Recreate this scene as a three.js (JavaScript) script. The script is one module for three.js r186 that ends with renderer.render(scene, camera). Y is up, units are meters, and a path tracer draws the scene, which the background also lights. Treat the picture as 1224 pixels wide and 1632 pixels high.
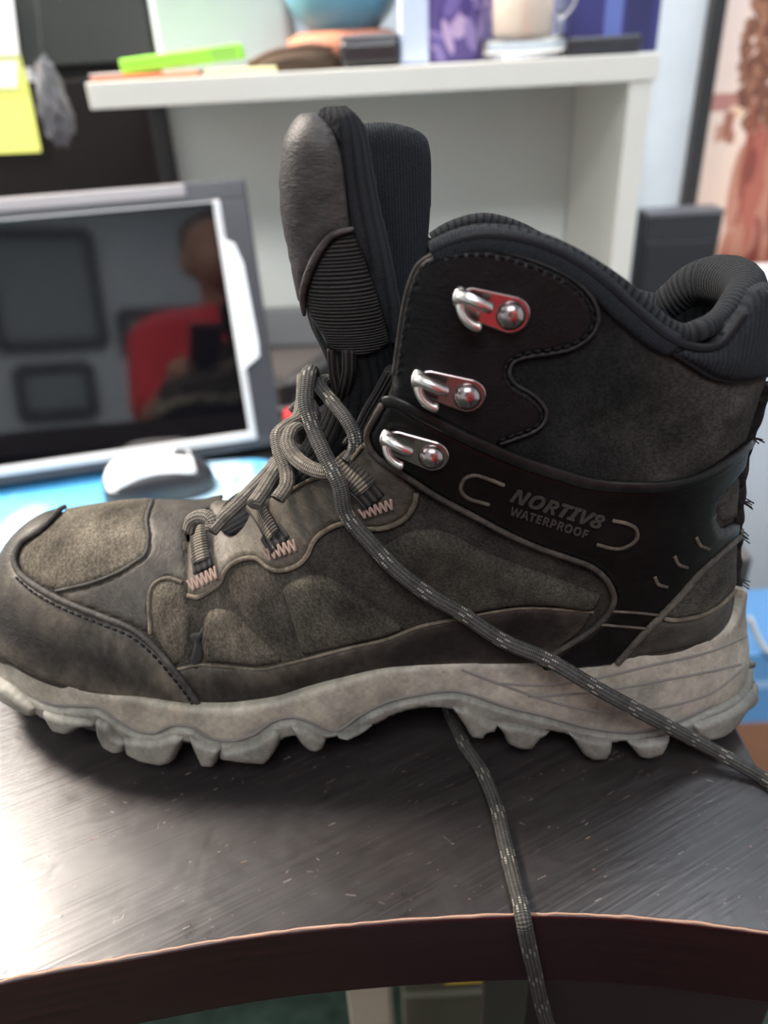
import * as THREE from 'three';
import { mergeGeometries } from 'three/addons/utils/BufferGeometryUtils.js';
import { RoundedBoxGeometry } from 'three/addons/geometries/RoundedBoxGeometry.js';
import { TextGeometry } from 'three/addons/geometries/TextGeometry.js';
import { FontLoader } from 'three/addons/loaders/FontLoader.js';
import { MarchingCubes } from 'three/addons/objects/MarchingCubes.js';
import { RectAreaLightUniformsLib } from 'three/addons/lights/RectAreaLightUniformsLib.js';
import { createNoise3D } from 'simplex-noise';

// ------------------------------------------------------------------ camera, sky, lights, exposure
const scene = new THREE.Scene();
const F = 1214, W0 = 1224, H0 = 1632;                       // focal length and frame in pixels
const camera = new THREE.PerspectiveCamera(2 * Math.atan(H0 / 2 / F) * 180 / Math.PI, W0 / H0, 0.01, 20);
camera.position.set(0, 0.225, 0.238);
camera.rotation.set(-31 * Math.PI / 180, 0, -3 * Math.PI / 180, 'YXZ');
camera.focus = 0.236;
camera.userData.fStop = 7.6;
camera.updateMatrixWorld(true);
scene.background = new THREE.Color(0x0a0a0c);

const renderer = new THREE.WebGLRenderer({ antialias: true });
renderer.toneMapping = THREE.LinearToneMapping;
renderer.toneMappingExposure = 1.7;
renderer.shadowMap.enabled = true;
RectAreaLightUniformsLib.init();
const CEIL = 1.7, FLOOR = -0.73;
const LAMPS = [                                              // ceiling panels: x, z, width, depth, intensity, colour, glow
  [-1.36, -0.82, 0.46, 0.42, 190, 0xfff0e2, 8],
  [0.45, -0.45, 0.6, 0.6, 8, 0xf0f6ff, 4],
  [-0.1, 1.25, 1.1, 0.7, 11.5, 0xf8faff, 4],
];

// ------------------------------------------------------------------ helpers
const V = (x, y, z) => new THREE.Vector3(x, y, z);
const clamp = (x, a = 0, b = 1) => Math.min(b, Math.max(a, x));
const lerp = (a, b, t) => a + (b - a) * t;
const sstep = (a, b, x) => { const t = clamp((x - a) / (b - a)); return t * t * (3 - 2 * t); };
function rng(seed) { let s = seed >>> 0; return () => { s = (s + 0x6d2b79f5) | 0; let t = Math.imul(s ^ (s >>> 15), 1 | s); t = (t + Math.imul(t ^ (t >>> 7), 61 | t)) ^ t; return ((t ^ (t >>> 14)) >>> 0) / 4294967296; }; }
const noise3 = createNoise3D(rng(7));
const fbm = (x, y, z, o = 4) => { let s = 0, a = 0.5; for (let i = 0; i < o; i++) { s += a * noise3(x, y, z); x *= 2.03; y *= 2.03; z *= 2.03; a *= 0.5; } return s; };
const names = new Map();
function numbered(n) { const k = names.get(n) ?? 0; names.set(n, k + 1); return k ? n + '_' + String(k).padStart(3, '0') : n; }
function shade(o) { o.traverse((m) => { if (m.isMesh) { m.castShadow = true; m.receiveShadow = true; } }); return o; }
function thing(name, label, category, pos = [0, 0, 0], turn = 0, group) {
  const g = new THREE.Group(); g.name = numbered(name); g.position.set(...pos); g.rotation.y = turn;
  g.userData = { label, category }; if (group) g.userData.group = group; scene.add(g); return g;
}
function part(name, geo, mat, parent, label) {
  const m = new THREE.Mesh(geo, mat); m.name = numbered(name); m.castShadow = m.receiveShadow = true;
  if (label) m.userData.label = label; parent.add(m); return m;
}
function solo(name, geo, mat, label, category, group) { const m = part(name, geo, mat, scene); m.userData = { label, category }; if (group) m.userData.group = group; return m; }
function struct(name, geo, mat, parent = scene) { const m = part(name, geo, mat, parent); if (parent === scene) m.userData.kind = 'structure'; return m; }
function box(w, h, d, x = 0, y = 0, z = 0, r = 0.002) { const g = r ? new RoundedBoxGeometry(w, h, d, 2, Math.min(r, w / 2.1, h / 2.1, d / 2.1)) : new THREE.BoxGeometry(w, h, d); g.translate(x, y, z); return g; }
const rayOf = (px, py) => V((px - W0 / 2) / F, -(py - H0 / 2) / F, -1).applyQuaternion(camera.quaternion);
const atY = (px, py, y) => { const d = rayOf(px, py), t = (y - camera.position.y) / d.y; return d.multiplyScalar(t).add(camera.position); };
const atZ = (px, py, z) => { const d = rayOf(px, py), t = (z - camera.position.z) / d.z; return d.multiplyScalar(t).add(camera.position); };

// ------------------------------------------------------------------ textures (all periodic)
function pnoise(n, seed) { const r = rng(seed), v = Float32Array.from({ length: n * n }, r); return (x, y) => { x = ((x % 1) + 1) % 1 * n; y = ((y % 1) + 1) % 1 * n; const i = Math.floor(x), j = Math.floor(y), f = x - i, g = y - j, u = f * f * (3 - 2 * f), w = g * g * (3 - 2 * g), I = (i + 1) % n, J = (j + 1) % n; return lerp(lerp(v[j * n + i], v[j * n + I], u), lerp(v[J * n + i], v[J * n + I], u), w); }; }
function pfbm(n0, o, seed) { const L = Array.from({ length: o }, (_, i) => pnoise(n0 << i, seed + i * 17)); return (x, y) => { let s = 0, a = 0.5, t = 0; for (const f of L) { s += a * f(x, y); t += a; a *= 0.55; } return s / t; }; }
function tex(w, h, fn, tileX, tileY = tileX, srgb = true) {
  const d = new Uint8Array(w * h * 4);
  for (let j = 0; j < h; j++) for (let i = 0; i < w; i++) { const c = fn((i + 0.5) / w, (j + 0.5) / h), k = (j * w + i) * 4; if (typeof c === 'number') d[k] = d[k + 1] = d[k + 2] = clamp(c) * 255; else { d[k] = clamp(c[0]) * 255; d[k + 1] = clamp(c[1]) * 255; d[k + 2] = clamp(c[2]) * 255; } d[k + 3] = 255; }
  const t = new THREE.DataTexture(d, w, h); t.wrapS = t.wrapT = THREE.RepeatWrapping; t.magFilter = THREE.LinearFilter; t.minFilter = THREE.LinearMipmapLinearFilter; t.generateMipmaps = true;
  t.repeat.set(1 / tileX, 1 / tileY); if (srgb) t.colorSpace = THREE.SRGBColorSpace; t.needsUpdate = true; return t;
}
function canvasTex(w, h, draw) { const c = document.createElement('canvas'); c.width = w; c.height = h; draw(c.getContext('2d'), w, h); const t = new THREE.CanvasTexture(c); t.colorSpace = THREE.SRGBColorSpace; return t; }
const nA = pfbm(8, 5, 3), nB = pfbm(32, 4, 11), nC = pfbm(64, 3, 23), nD = pfbm(4, 6, 41);
const speck = (() => { const n = 512, a = new Float32Array(n * n), r = rng(5); for (let k = 0; k < 260; k++) { const x = r() * n | 0, y = r() * n | 0, s = 0.25 + 0.75 * r(), L = 1 + (r() * r() * 4 | 0), dx = r() < 0.5 ? 1 : 0, dy = r() < 0.6 ? 1 : 0; for (let i = 0; i < L; i++) a[((y + i * dy + n) % n) * n + (x + i * dx) % n] = s; } return (x, y) => a[(y * n | 0) * n + (x * n | 0)]; })();
const suedeMap = tex(512, 512, (x, y) => { const g = 0.66 + 0.4 * (nA(x, y) - 0.5) + 0.5 * (nC(x * 2, y * 2) - 0.5), s = speck(x, y) * 0.4; return [g + s, g + s, g + s * 0.9]; }, 0.055);
const suedeBump = tex(512, 512, (x, y) => 0.5 * nB(x, y) + 0.5 * nC(x * 2, y * 2), 0.035, 0.035, false);
const leatherMap = tex(512, 512, (x, y) => { const g = 0.74 + 0.4 * (nA(x, y) - 0.5) + 0.3 * (nC(x, y) - 0.5) + speck(x, y) * 0.35; return g; }, 0.11);
const leatherBump = tex(512, 512, (x, y) => Math.pow(Math.abs(2 * nB(x, y) - 1), 0.6) * 0.6 + 0.4 * nA(x, y), 0.045, 0.045, false);
const ribBump = tex(256, 256, (x, y) => { const s = Math.abs(Math.sin(x * Math.PI * 8)), f = 0.5 + 0.5 * Math.sin(y * Math.PI * 64 + (Math.floor(x * 8) % 2) * Math.PI); return 0.72 * Math.sqrt(s) + 0.28 * f * s; }, 0.0184, 0.0184, false);
const ribMap = tex(256, 256, (x, y) => { const s = Math.abs(Math.sin(x * Math.PI * 8)), f = 0.5 + 0.5 * Math.sin(y * Math.PI * 64 + (Math.floor(x * 8) % 2) * Math.PI); return 0.4 + 0.45 * Math.sqrt(s) * (0.75 + 0.25 * f) + 0.2 * (nC(x, y) - 0.5); }, 0.0184);
const fineBump = tex(256, 256, (x, y) => (0.5 + 0.5 * Math.sin(x * Math.PI * 48)) * (0.5 + 0.5 * Math.sin(y * Math.PI * 96 + Math.floor(x * 24) * Math.PI)), 0.02, 0.02, false);
const fineMap = tex(256, 256, (x, y) => 0.55 + 0.35 * (0.5 + 0.5 * Math.sin(x * Math.PI * 48)) * (0.6 + 0.4 * Math.sin(y * Math.PI * 96 + Math.floor(x * 24) * Math.PI)) + 0.3 * (nC(x, y) - 0.5) + (speck(x, y) > 0.8 ? 0.25 : 0), 0.02);
const crossBump = tex(128, 256, (x, y) => 0.5 + 0.5 * Math.sin(y * Math.PI * 28), 0.02, 0.02, false);
const crossMap = tex(128, 256, (x, y) => 0.6 + 0.35 * Math.sin(y * Math.PI * 28) * (0.6 + nA(x, y) * 0.6) + 0.3 * (nB(x, y) - 0.5), 0.02);
const webMap = tex(256, 64, (x, y) => { const r = 0.5 + 0.5 * Math.sin(x * Math.PI * 24), e = Math.abs(((y * 2) % 1) - 0.5) < 0.17 ? 1.25 : 0.62; return e * (0.42 + 0.34 * r) + 0.2 * (nB(x, y) - 0.5); }, 0.014, 0.0144);
const webBump = tex(256, 64, (x, y) => 0.5 + 0.5 * Math.sin(x * Math.PI * 24), 0.014, 0.0144, false);
const rubberMap = tex(512, 512, (x, y) => { const g = 0.8 + 0.42 * (nA(x, y) - 0.5) + 0.2 * (nC(x, y) - 0.5); return [g, g * 0.985, g * 0.95]; }, 0.09);
const rubberBump = tex(256, 256, (x, y) => 0.6 * nB(x, y) + 0.4 * nC(x, y), 0.03, 0.03, false);
const LP = 0.0165;                                           // lace: light flecks repeat every 16.5 mm
const laceMap = tex(512, 128, (x, y) => {
  const k = 7, a = Math.sin((x * 13 + y * k) * Math.PI * 2) * Math.sin((x * 13 - y * k) * Math.PI * 2), b = 0.19 + 0.09 * a + 0.1 * (nA(x, y) - 0.5);
  const dash = ((x * 512) % 512) < 150 && Math.abs(((y * 7 + (x > 0.14 ? 0.5 : 0)) % 1) - 0.5) < 0.16 && Math.sin(x * Math.PI * 2 * 18) > -0.55;
  return dash ? [0.46, 0.45, 0.41] : [b, b * 0.99, b * 0.94]; }, LP, 0.0157);
const laceMapDusty = tex(512, 128, (x, y) => { const a = Math.sin((x * 13 + y * 7) * Math.PI * 2) * Math.sin((x * 13 - y * 7) * Math.PI * 2), d = x < 0.25 && Math.abs(((y * 7) % 1) - 0.5) < 0.2 ? 0.12 : 0; return 0.42 + 0.12 * a + 0.25 * (nA(x, y) - 0.5) + d; }, LP, 0.0157);
const laceBump = tex(512, 128, (x, y) => { const a = Math.sin((x * 13 + y * 7) * Math.PI * 2) * Math.sin((x * 13 - y * 7) * Math.PI * 2); return 0.5 + 0.5 * a; }, LP, 0.0157, false);

// dark laminate desk: fine diagonal wood grain, lint, chipped flecks that show the board below
const DTX = 0.42;
const deskArt = (() => {
  const n = 2048, chip = new Float32Array(n * n), pale = new Float32Array(n * n), r = rng(99), ang = 24 * Math.PI / 180;
  const dot = (A, x, y, s) => { x = ((x | 0) + n) % n; y = ((y | 0) + n) % n; A[y * n + x] = Math.max(A[y * n + x], s); };
  for (let k = 0; k < 1700; k++) { const x = r() * n, y = r() * n, L = 2 + r() * r() * 17, s = 0.3 + 0.6 * r(), a = r() < 0.72 ? ang + 0.06 * (r() - 0.5) : r() * 6.28, w = r() < 0.35 ? 3 : 2; for (let t = 0; t < L; t += 0.6) for (let q = 0; q < w; q++) if (r() < 0.75) dot(pale, x + Math.cos(a) * t, y + Math.sin(a) * t + q, s); }
  for (let k = 0; k < 240; k++) { const x = r() * n, y = r() * n, L = 2 + r() * r() * 16, s = 0.5 + 0.5 * r(), w = 1 + (r() * r() * 4.4 | 0); for (let t = 0; t < L; t += 0.6) for (let q = 0; q < w; q++) if (r() < 0.8) dot(chip, x + Math.cos(ang) * t, y + Math.sin(ang) * t + q, s); }
  for (let k = 0; k < 26; k++) { let x = r() * n, y = r() * n, a = r() * 6.28; const L = 60 + r() * 160; for (let t = 0; t < L; t++) { a += (r() - 0.5) * 0.09; x += Math.cos(a); y += Math.sin(a); if (r() < 0.7) dot(pale, x, y, 0.2); } }
  return { chip, pale, n, ang };
})();
const grainN = pnoise(256, 71), grainL = pnoise(16, 72), grainM = pnoise(64, 73);
const gr = (x, y) => { // periodic long fibres along a lattice direction (2,1)
  const u = x * 2 + y, v = y * 2 - x; return 0.6 * grainN(v * 0.5 * 2, u * 0.04 * 0 + grainL(x, y) * 0.02) + 0.4 * grainM(v + grainL(x, y) * 0.03, grainL(y, x) * 0.3); };
const deskMap = tex(2048, 2048, (x, y) => {
  const k = (y * deskArt.n | 0) * deskArt.n + (x * deskArt.n | 0), g = gr(x, y), b = 0.112 + 0.05 * (g - 0.5) + 0.03 * (nA(x, y) - 0.5), c = deskArt.chip[k], p = deskArt.pale[k];
  return [lerp(lerp(b * 1.05, 0.52, p * 0.6), 0.44, c * 0.8), lerp(lerp(b, 0.49, p * 0.6), 0.31, c * 0.8), lerp(lerp(b * 0.99, 0.46, p * 0.6), 0.25, c * 0.8)]; }, DTX);
const deskBump = tex(2048, 2048, (x, y) => { const k = (y * deskArt.n | 0) * deskArt.n + (x * deskArt.n | 0); return clamp(0.25 + 0.6 * gr(x, y) + 0.15 * nC(x, y) - 0.3 * deskArt.chip[k] + 0.25 * deskArt.pale[k]); }, DTX, DTX, false);
const deskRough = tex(512, 512, (x, y) => { const g = 0.33 + 0.16 * (nD(x, y) - 0.5) + 0.1 * (nC(x, y) - 0.5); return [g, g, g]; }, DTX, DTX, false);

// ------------------------------------------------------------------ materials
const std = (o) => new THREE.MeshStandardMaterial({ side: THREE.DoubleSide, ...o });
const phys = (o) => new THREE.MeshPhysicalMaterial({ side: THREE.DoubleSide, ...o });
const lin = (r, g, b) => new THREE.Color().setRGB(r, g, b);
const M = {
  suede: phys({ vertexColors: true, map: suedeMap, bumpMap: suedeBump, bumpScale: 0.0003, roughness: 0.97, specularIntensity: 0.2 }),
  leather: phys({ vertexColors: true, map: leatherMap, bumpMap: leatherBump, bumpScale: 0.0002, roughness: 0.5, specularIntensity: 0.35 }),
  gloss: phys({ vertexColors: true, map: leatherMap, bumpMap: rubberBump, bumpScale: 0.00006, roughness: 0.33, specularIntensity: 0.3 }),
  knit: phys({ color: lin(0.026, 0.028, 0.031), map: ribMap, bumpMap: ribBump, bumpScale: 0.0009, roughness: 0.95, specularIntensity: 0.25 }),
  fine: phys({ color: lin(0.034, 0.04, 0.046), map: fineMap, bumpMap: fineBump, bumpScale: 0.0003, roughness: 0.95, specularIntensity: 0.25 }),
  mesh: phys({ color: lin(0.026, 0.023, 0.022), map: crossMap, bumpMap: crossBump, bumpScale: 0.0004, roughness: 0.75, specularIntensity: 0.4 }),
  lining: phys({ color: lin(0.012, 0.013, 0.014), map: ribMap, bumpMap: ribBump, bumpScale: 0.0006, roughness: 0.95, specularIntensity: 0.2 }),
  thread: phys({ color: lin(0.005, 0.005, 0.006), roughness: 0.8, specularIntensity: 0.25 }),
  tan: phys({ vertexColors: true, map: leatherMap, bumpMap: leatherBump, bumpScale: 0.0003, roughness: 0.7, specularIntensity: 0.4 }),
  dustThread: std({ color: lin(0.15, 0.1, 0.08), roughness: 0.9 }),
  webbing: std({ color: lin(0.17, 0.142, 0.104), map: webMap, bumpMap: webBump, bumpScale: 0.0006, roughness: 0.95 }),
  lace: phys({ color: 0xffffff, map: laceMap, bumpMap: laceBump, bumpScale: 0.0003, roughness: 0.85, specularIntensity: 0.5 }),
  laceDusty: std({ color: lin(0.5, 0.435, 0.34), map: laceMapDusty, bumpMap: laceBump, bumpScale: 0.0005, roughness: 0.9 }),
  midsole: std({ vertexColors: true, map: rubberMap, bumpMap: rubberBump, bumpScale: 0.00015, roughness: 0.72 }),
  outsole: std({ vertexColors: true, map: rubberMap, bumpMap: rubberBump, bumpScale: 0.0002, roughness: 0.62 }),
  groove: std({ color: lin(0.085, 0.079, 0.071), roughness: 0.9 }),
  chrome: std({ color: lin(0.5, 0.48, 0.455), metalness: 1, roughness: 0.27 }),
  plate: std({ color: lin(0.3, 0.25, 0.245), metalness: 1, roughness: 0.24 }),
  tear: std({ color: lin(0.004, 0.004, 0.004), roughness: 1 }),
};

// ------------------------------------------------------------------ the boot: surfaces traced in the boot's own frame
const boot = thing('hiking_boot', 'dusty black and grey hiking boot with open laces standing on the dark desk', 'boot', [0, 0, 0], -5 * Math.PI / 180);
boot.updateMatrixWorld(true);
const toBoot = boot.matrixWorld.clone().invert();
const eyeB = camera.position.clone().applyMatrix4(toBoot);
const rayB = (px, py) => rayOf(px, py).transformDirection(toBoot);
const onW = (px, py, w) => { const d = rayB(px, py), t = (w - eyeB.z) / d.z; return d.multiplyScalar(t).add(eyeB); };
const onY = (px, py, y) => { const d = rayB(px, py), t = (y - eyeB.y) / d.y; return d.multiplyScalar(t).add(eyeB); };
const vp = camera.projectionMatrix.clone().multiply(camera.matrixWorldInverse).multiply(boot.matrixWorld);
const toPx = (p) => { const q = p.clone().applyMatrix4(vp); return [(q.x + 1) / 2 * W0, (1 - q.y) / 2 * H0]; };

class Surf {                                                  // a smooth surface given by points on a grid (a, b)
  constructor(fn, a0, a1, na, b0, b1, nb, blur = 0, valid = null) {
    Object.assign(this, { a0, a1, na, b0, b1, nb }); this.P = new Float32Array(na * nb * 3);
    for (let j = 0; j < nb; j++) for (let i = 0; i < na; i++) fn(lerp(a0, a1, i / (na - 1)), lerp(b0, b1, j / (nb - 1))).toArray(this.P, (j * na + i) * 3);
    for (let k = 0; k < blur; k++) { const q = this.P.slice(); for (let j = 1; j < nb - 1; j++) for (let i = 1; i < na - 1; i++) for (let c = 0; c < 3; c++) { const at = (j * na + i) * 3 + c; this.P[at] = (q[at] * 2 + q[at - 3] + q[at + 3] + q[at - na * 3] + q[at + na * 3]) / 6; } }
    this.px = new Float32Array(na * nb * 2); this.front = new Uint8Array(na * nb);
    for (let j = 0; j < nb; j++) for (let i = 0; i < na; i++) { const p = V().fromArray(this.P, (j * na + i) * 3), k = j * na + i; [this.px[k * 2], this.px[k * 2 + 1]] = toPx(p); const n = this.gridN(i, j); this.front[k] = n.dot(eyeB.clone().sub(p)) > 0 && (!valid || valid(i, j)) ? 1 : 0; }
  }
  gridN(i, j) { const { na, nb, P } = this, g = (i, j) => V().fromArray(P, (clamp(j, 0, nb - 1) * na + clamp(i, 0, na - 1)) * 3); return g(i + 1, j).sub(g(i - 1, j)).cross(g(i, j + 1).sub(g(i, j - 1))).normalize().multiplyScalar(this.flip ?? 1); }
  at(a, b, out = V()) {
    const { na, nb, P } = this, x = clamp((a - this.a0) / (this.a1 - this.a0) * (na - 1), 0, na - 1.001), y = clamp((b - this.b0) / (this.b1 - this.b0) * (nb - 1), 0, nb - 1.001), i = Math.floor(x), j = Math.floor(y), f = x - i, g = y - j, k = (j * na + i) * 3, r = na * 3, c = (n) => lerp(lerp(P[k + n], P[k + 3 + n], f), lerp(P[k + r + n], P[k + r + 3 + n], f), g);
    return out.set(c(0), c(1), c(2));
  }
  nrm(a, b) { const e = 0.0012, u = this.at(a + e, b).sub(this.at(a - e, b)), v = this.at(a, b + e).sub(this.at(a, b - e)); return u.cross(v).normalize().multiplyScalar(this.flip ?? 1); }
  inv(px, py) {                                               // the (a, b) seen at a pixel
    let best = 1e9, bi = 0, { na, nb } = this;
    for (let k = 0; k < na * nb; k++) if (this.front[k]) { const d = (this.px[k * 2] - px) ** 2 + (this.px[k * 2 + 1] - py) ** 2; if (d < best) { best = d; bi = k; } }
    let a = lerp(this.a0, this.a1, (bi % na) / (na - 1)), b = lerp(this.b0, this.b1, Math.floor(bi / na) / (nb - 1));
    if (best > 900) return [a, b];
    for (let it = 0; it < 6; it++) {
      const e = 0.0004, p = toPx(this.at(a, b)), u = toPx(this.at(a + e, b)), v = toPx(this.at(a, b + e)), ux = (u[0] - p[0]) / e, uy = (u[1] - p[1]) / e, vx = (v[0] - p[0]) / e, vy = (v[1] - p[1]) / e, D = ux * vy - uy * vx, dx = px - p[0], dy = py - p[1];
      if (Math.abs(D) < 1e5) break;
      a += clamp((dx * vy - dy * vx) / D, -0.002, 0.002); b += clamp((ux * dy - uy * dx) / D, -0.002, 0.002);
    }
    return [a, b];
  }
}
// open smooth runs of pixels: an array of [x, y]
function run(pts, step = 5) { if (pts.length < 3) return pts.map((p) => V(p[0], p[1], 0)); const c = new THREE.CatmullRomCurve3(pts.map((p) => V(p[0], p[1], 0)), false, 'centripetal'), n = Math.max(4, Math.round(c.getLength() / step)); return c.getPoints(n); }
const pixelLoop = (...runs) => runs.flatMap((r, i) => { const p = run(r), q = runs[(i + 1) % runs.length][0], e = p[p.length - 1]; return Math.hypot(e.x - q[0], e.y - q[1]) < 0.5 ? p.slice(0, -1) : p; });
const trace = (S, ...runs) => pixelLoop(...runs).map((p) => S.inv(p.x, p.y));
const traceRun = (S, pts) => run(pts).map((p) => S.inv(p.x, p.y));
function inside(poly, x, y) { let c = false; for (let i = 0, j = poly.length - 1; i < poly.length; j = i++) { const [xi, yi] = poly[i], [xj, yj] = poly[j]; if (yi > y !== yj > y && x < (xj - xi) * (y - yi) / (yj - yi) + xi) c = !c; } return c; }
function nearest(poly, x, y, closed = true) { let d = 1e9, q = [x, y], s = 0; for (let i = closed ? 0 : 1, n = poly.length; i < n; i++) { const [ax, ay] = poly[(i + n - 1) % n], [bx, by] = poly[i], ux = bx - ax, uy = by - ay, t = clamp(((x - ax) * ux + (y - ay) * uy) / (ux * ux + uy * uy + 1e-18)), X = ax + ux * t, Y = ay + uy * t, D = (X - x) ** 2 + (Y - y) ** 2; if (D < d) { d = D; q = [X, Y]; s = i - 1 + t; } } return [Math.sqrt(d), q, s]; }

// a raised piece on a surface: outline in (a, b); h(d, a, b) its height at distance d from the edge
function panel(S, poly, { h = 0.001, bevel = 0.0015, cell = 0.001, colour, lift = 0, back = -0.0015, relief } = {}) {
  let x0 = 1e9, x1 = -1e9, y0 = 1e9, y1 = -1e9; for (const [x, y] of poly) { x0 = Math.min(x0, x); x1 = Math.max(x1, x); y0 = Math.min(y0, y); y1 = Math.max(y1, y); }
  const nx = Math.ceil((x1 - x0) / cell) + 2, ny = Math.ceil((y1 - y0) / cell) + 2, ox = x0 - cell * 0.7, oy = y0 - cell * 0.7, W = nx + 1;
  const cells = new Uint8Array(nx * ny), use = new Int8Array(W * (ny + 1));
  for (let j = 0; j < ny; j++) for (let i = 0; i < nx; i++) if (inside(poly, ox + (i + 0.5) * cell, oy + (j + 0.5) * cell)) { cells[j * nx + i] = 1; for (const k of [j * W + i, j * W + i + 1, (j + 1) * W + i, (j + 1) * W + i + 1]) use[k]++; }
  const id = new Int32Array(W * (ny + 1)).fill(-1), pos = [], uv = [], col = [], idx = [], nr = [], edge = [], ab = [];
  const c = new THREE.Color();
  for (let j = 0; j <= ny; j++) for (let i = 0; i <= nx; i++) { const k = j * W + i; if (!use[k]) continue;
    let a = ox + i * cell, b = oy + j * cell; const [d0, q] = nearest(poly, a, b), rim = use[k] < 4; if (rim) [a, b] = q;
    const d = rim ? 0 : d0, t = clamp(d / bevel), N = S.nrm(a, b), hh = lift + h * (0.25 + 0.75 * Math.sqrt(1 - (1 - t) ** 2)) + (relief ? relief(a, b, d) : 0), P = S.at(a, b);
    id[k] = pos.length / 3; if (rim) edge.push(k); ab.push([a, b, rim]); P.addScaledVector(N, hh); pos.push(P.x, P.y, P.z); nr.push(N); uv.push(a, b); if (colour) { colour(c, a, b, d, P); col.push(c.r, c.g, c.b); } }
  const quad = (p, q, r, s) => { if ((S.flip ?? 1) > 0) idx.push(p, q, r, p, r, s); else idx.push(p, r, q, p, s, r); };
  for (let j = 0; j < ny; j++) for (let i = 0; i < nx; i++) if (cells[j * nx + i]) quad(id[j * W + i], id[j * W + i + 1], id[(j + 1) * W + i + 1], id[(j + 1) * W + i]);
  const low = new Map(), under = (k) => { if (!low.has(k)) { const v = id[k], n = pos.length / 3, N = nr[v], [a, b] = ab[v], P = S.at(a, b).addScaledVector(N, back); pos.push(P.x, P.y, P.z); uv.push(a, b + 0.001); if (colour) col.push(col[v * 3] * 0.8, col[v * 3 + 1] * 0.8, col[v * 3 + 2] * 0.8); low.set(k, n); } return low.get(k); };
  const on = (i, j) => i >= 0 && j >= 0 && i < nx && j < ny && cells[j * nx + i];
  for (let j = 0; j < ny; j++) for (let i = 0; i < nx; i++) if (on(i, j)) { const A = j * W + i, B = A + 1, C = A + W + 1, D = A + W; if (!on(i, j - 1)) quad(under(A), under(B), id[B], id[A]); if (!on(i + 1, j)) quad(under(B), under(C), id[C], id[B]); if (!on(i, j + 1)) quad(under(C), under(D), id[D], id[C]); if (!on(i - 1, j)) quad(under(D), under(A), id[A], id[D]); }
  const g = new THREE.BufferGeometry(); g.setAttribute('position', new THREE.Float32BufferAttribute(pos, 3)); g.setAttribute('uv', new THREE.Float32BufferAttribute(uv, 2)); if (colour) g.setAttribute('color', new THREE.Float32BufferAttribute(col, 3)); g.setIndex(idx); g.computeVertexNormals(); return g;
}
function mirrored(g) { const m = g.clone(); m.scale(1, 1, -1); const i = m.index.array; for (let k = 0; k < i.length; k += 3) { const t = i[k]; i[k] = i[k + 1]; i[k + 1] = t; } m.computeVertexNormals(); return m; }
// a swept tube; radius may be a number or f(t) -> [r across, r up]; uv in metres
function tube(points, radius, { seg = 10, step = 0.0012, closed = false, up, colour, caps = true } = {}) {
  const c = new THREE.CatmullRomCurve3(points, closed, 'centripetal'), L = c.getLength(), n = Math.max(3, Math.round(L / step)), pos = [], uv = [], idx = [], col = [], cc = new THREE.Color();
  let prev = up ? up.clone() : V(0.1, 0.9, 0.4);
  const upAt = (t, T) => { const u = prev.clone().addScaledVector(T, -prev.dot(T)).normalize(); prev = u; return u; };
  for (let i = 0; i <= n; i++) { const t = i / n, p = c.getPointAt(t), T = c.getTangentAt(t), U = upAt(t, T), B = T.clone().cross(U); let r = typeof radius === 'number' ? [radius, radius] : radius(t); if (!Array.isArray(r)) r = [r, r];
    for (let k = 0; k <= seg; k++) { const f = k / seg * Math.PI * 2, q = p.clone().addScaledVector(B, Math.cos(f) * r[0]).addScaledVector(U, Math.sin(f) * r[1]); pos.push(q.x, q.y, q.z); uv.push(t * L, k / seg * Math.PI * (r[0] + r[1])); if (colour) { colour(cc, 0, 0, 0, q); col.push(cc.r, cc.g, cc.b); } } }
  const w = seg + 1; for (let i = 0; i < n; i++) for (let k = 0; k < seg; k++) { const a = i * w + k, b = a + w; idx.push(a, a + 1, b, a + 1, b + 1, b); }
  if (!closed && caps) for (const e of [0, n]) { const p = c.getPointAt(e / n), at = pos.length / 3; pos.push(p.x, p.y, p.z); uv.push(0, 0); if (colour) col.push(cc.r, cc.g, cc.b); for (let k = 0; k < seg; k++) { const a = e * w + k; e ? idx.push(a, a + 1, at) : idx.push(a + 1, a, at); } }
  const g = new THREE.BufferGeometry(); g.setAttribute('position', new THREE.Float32BufferAttribute(pos, 3)); g.setAttribute('uv', new THREE.Float32BufferAttribute(uv, 2)); if (colour) g.setAttribute('color', new THREE.Float32BufferAttribute(col, 3)); g.setIndex(idx); g.computeVertexNormals(); return g;
}
const lifted = (S, abs, h) => abs.map(([a, b]) => S.at(a, b).addScaledVector(S.nrm(a, b), h));
const seam = (S, pts, r, h = 0, o) => tube(lifted(S, run(pts, 9).map((p) => S.inv(p.x, p.y)), h), r, { seg: 8, ...o });
function stitches(S, pts, { len = 0.0017, gap = 0.0008, r = 0.00035, h = 0.0012 } = {}) {     // a row of sewn stitches
  const c = new THREE.CatmullRomCurve3(lifted(S, run(pts, 7).map((p) => S.inv(p.x, p.y)), h)), L = c.getLength(), g = [];
  for (let s = 0; s + len < L; s += len + gap) g.push(tube([c.getPointAt(s / L), c.getPointAt((s + len / 2) / L), c.getPointAt((s + len) / L)], (t) => r * (0.4 + 0.6 * Math.sin(Math.PI * clamp(t, 0.06, 0.94))), { seg: 6, step: len / 4 }));
  return mergeGeometries(g);
}

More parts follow.
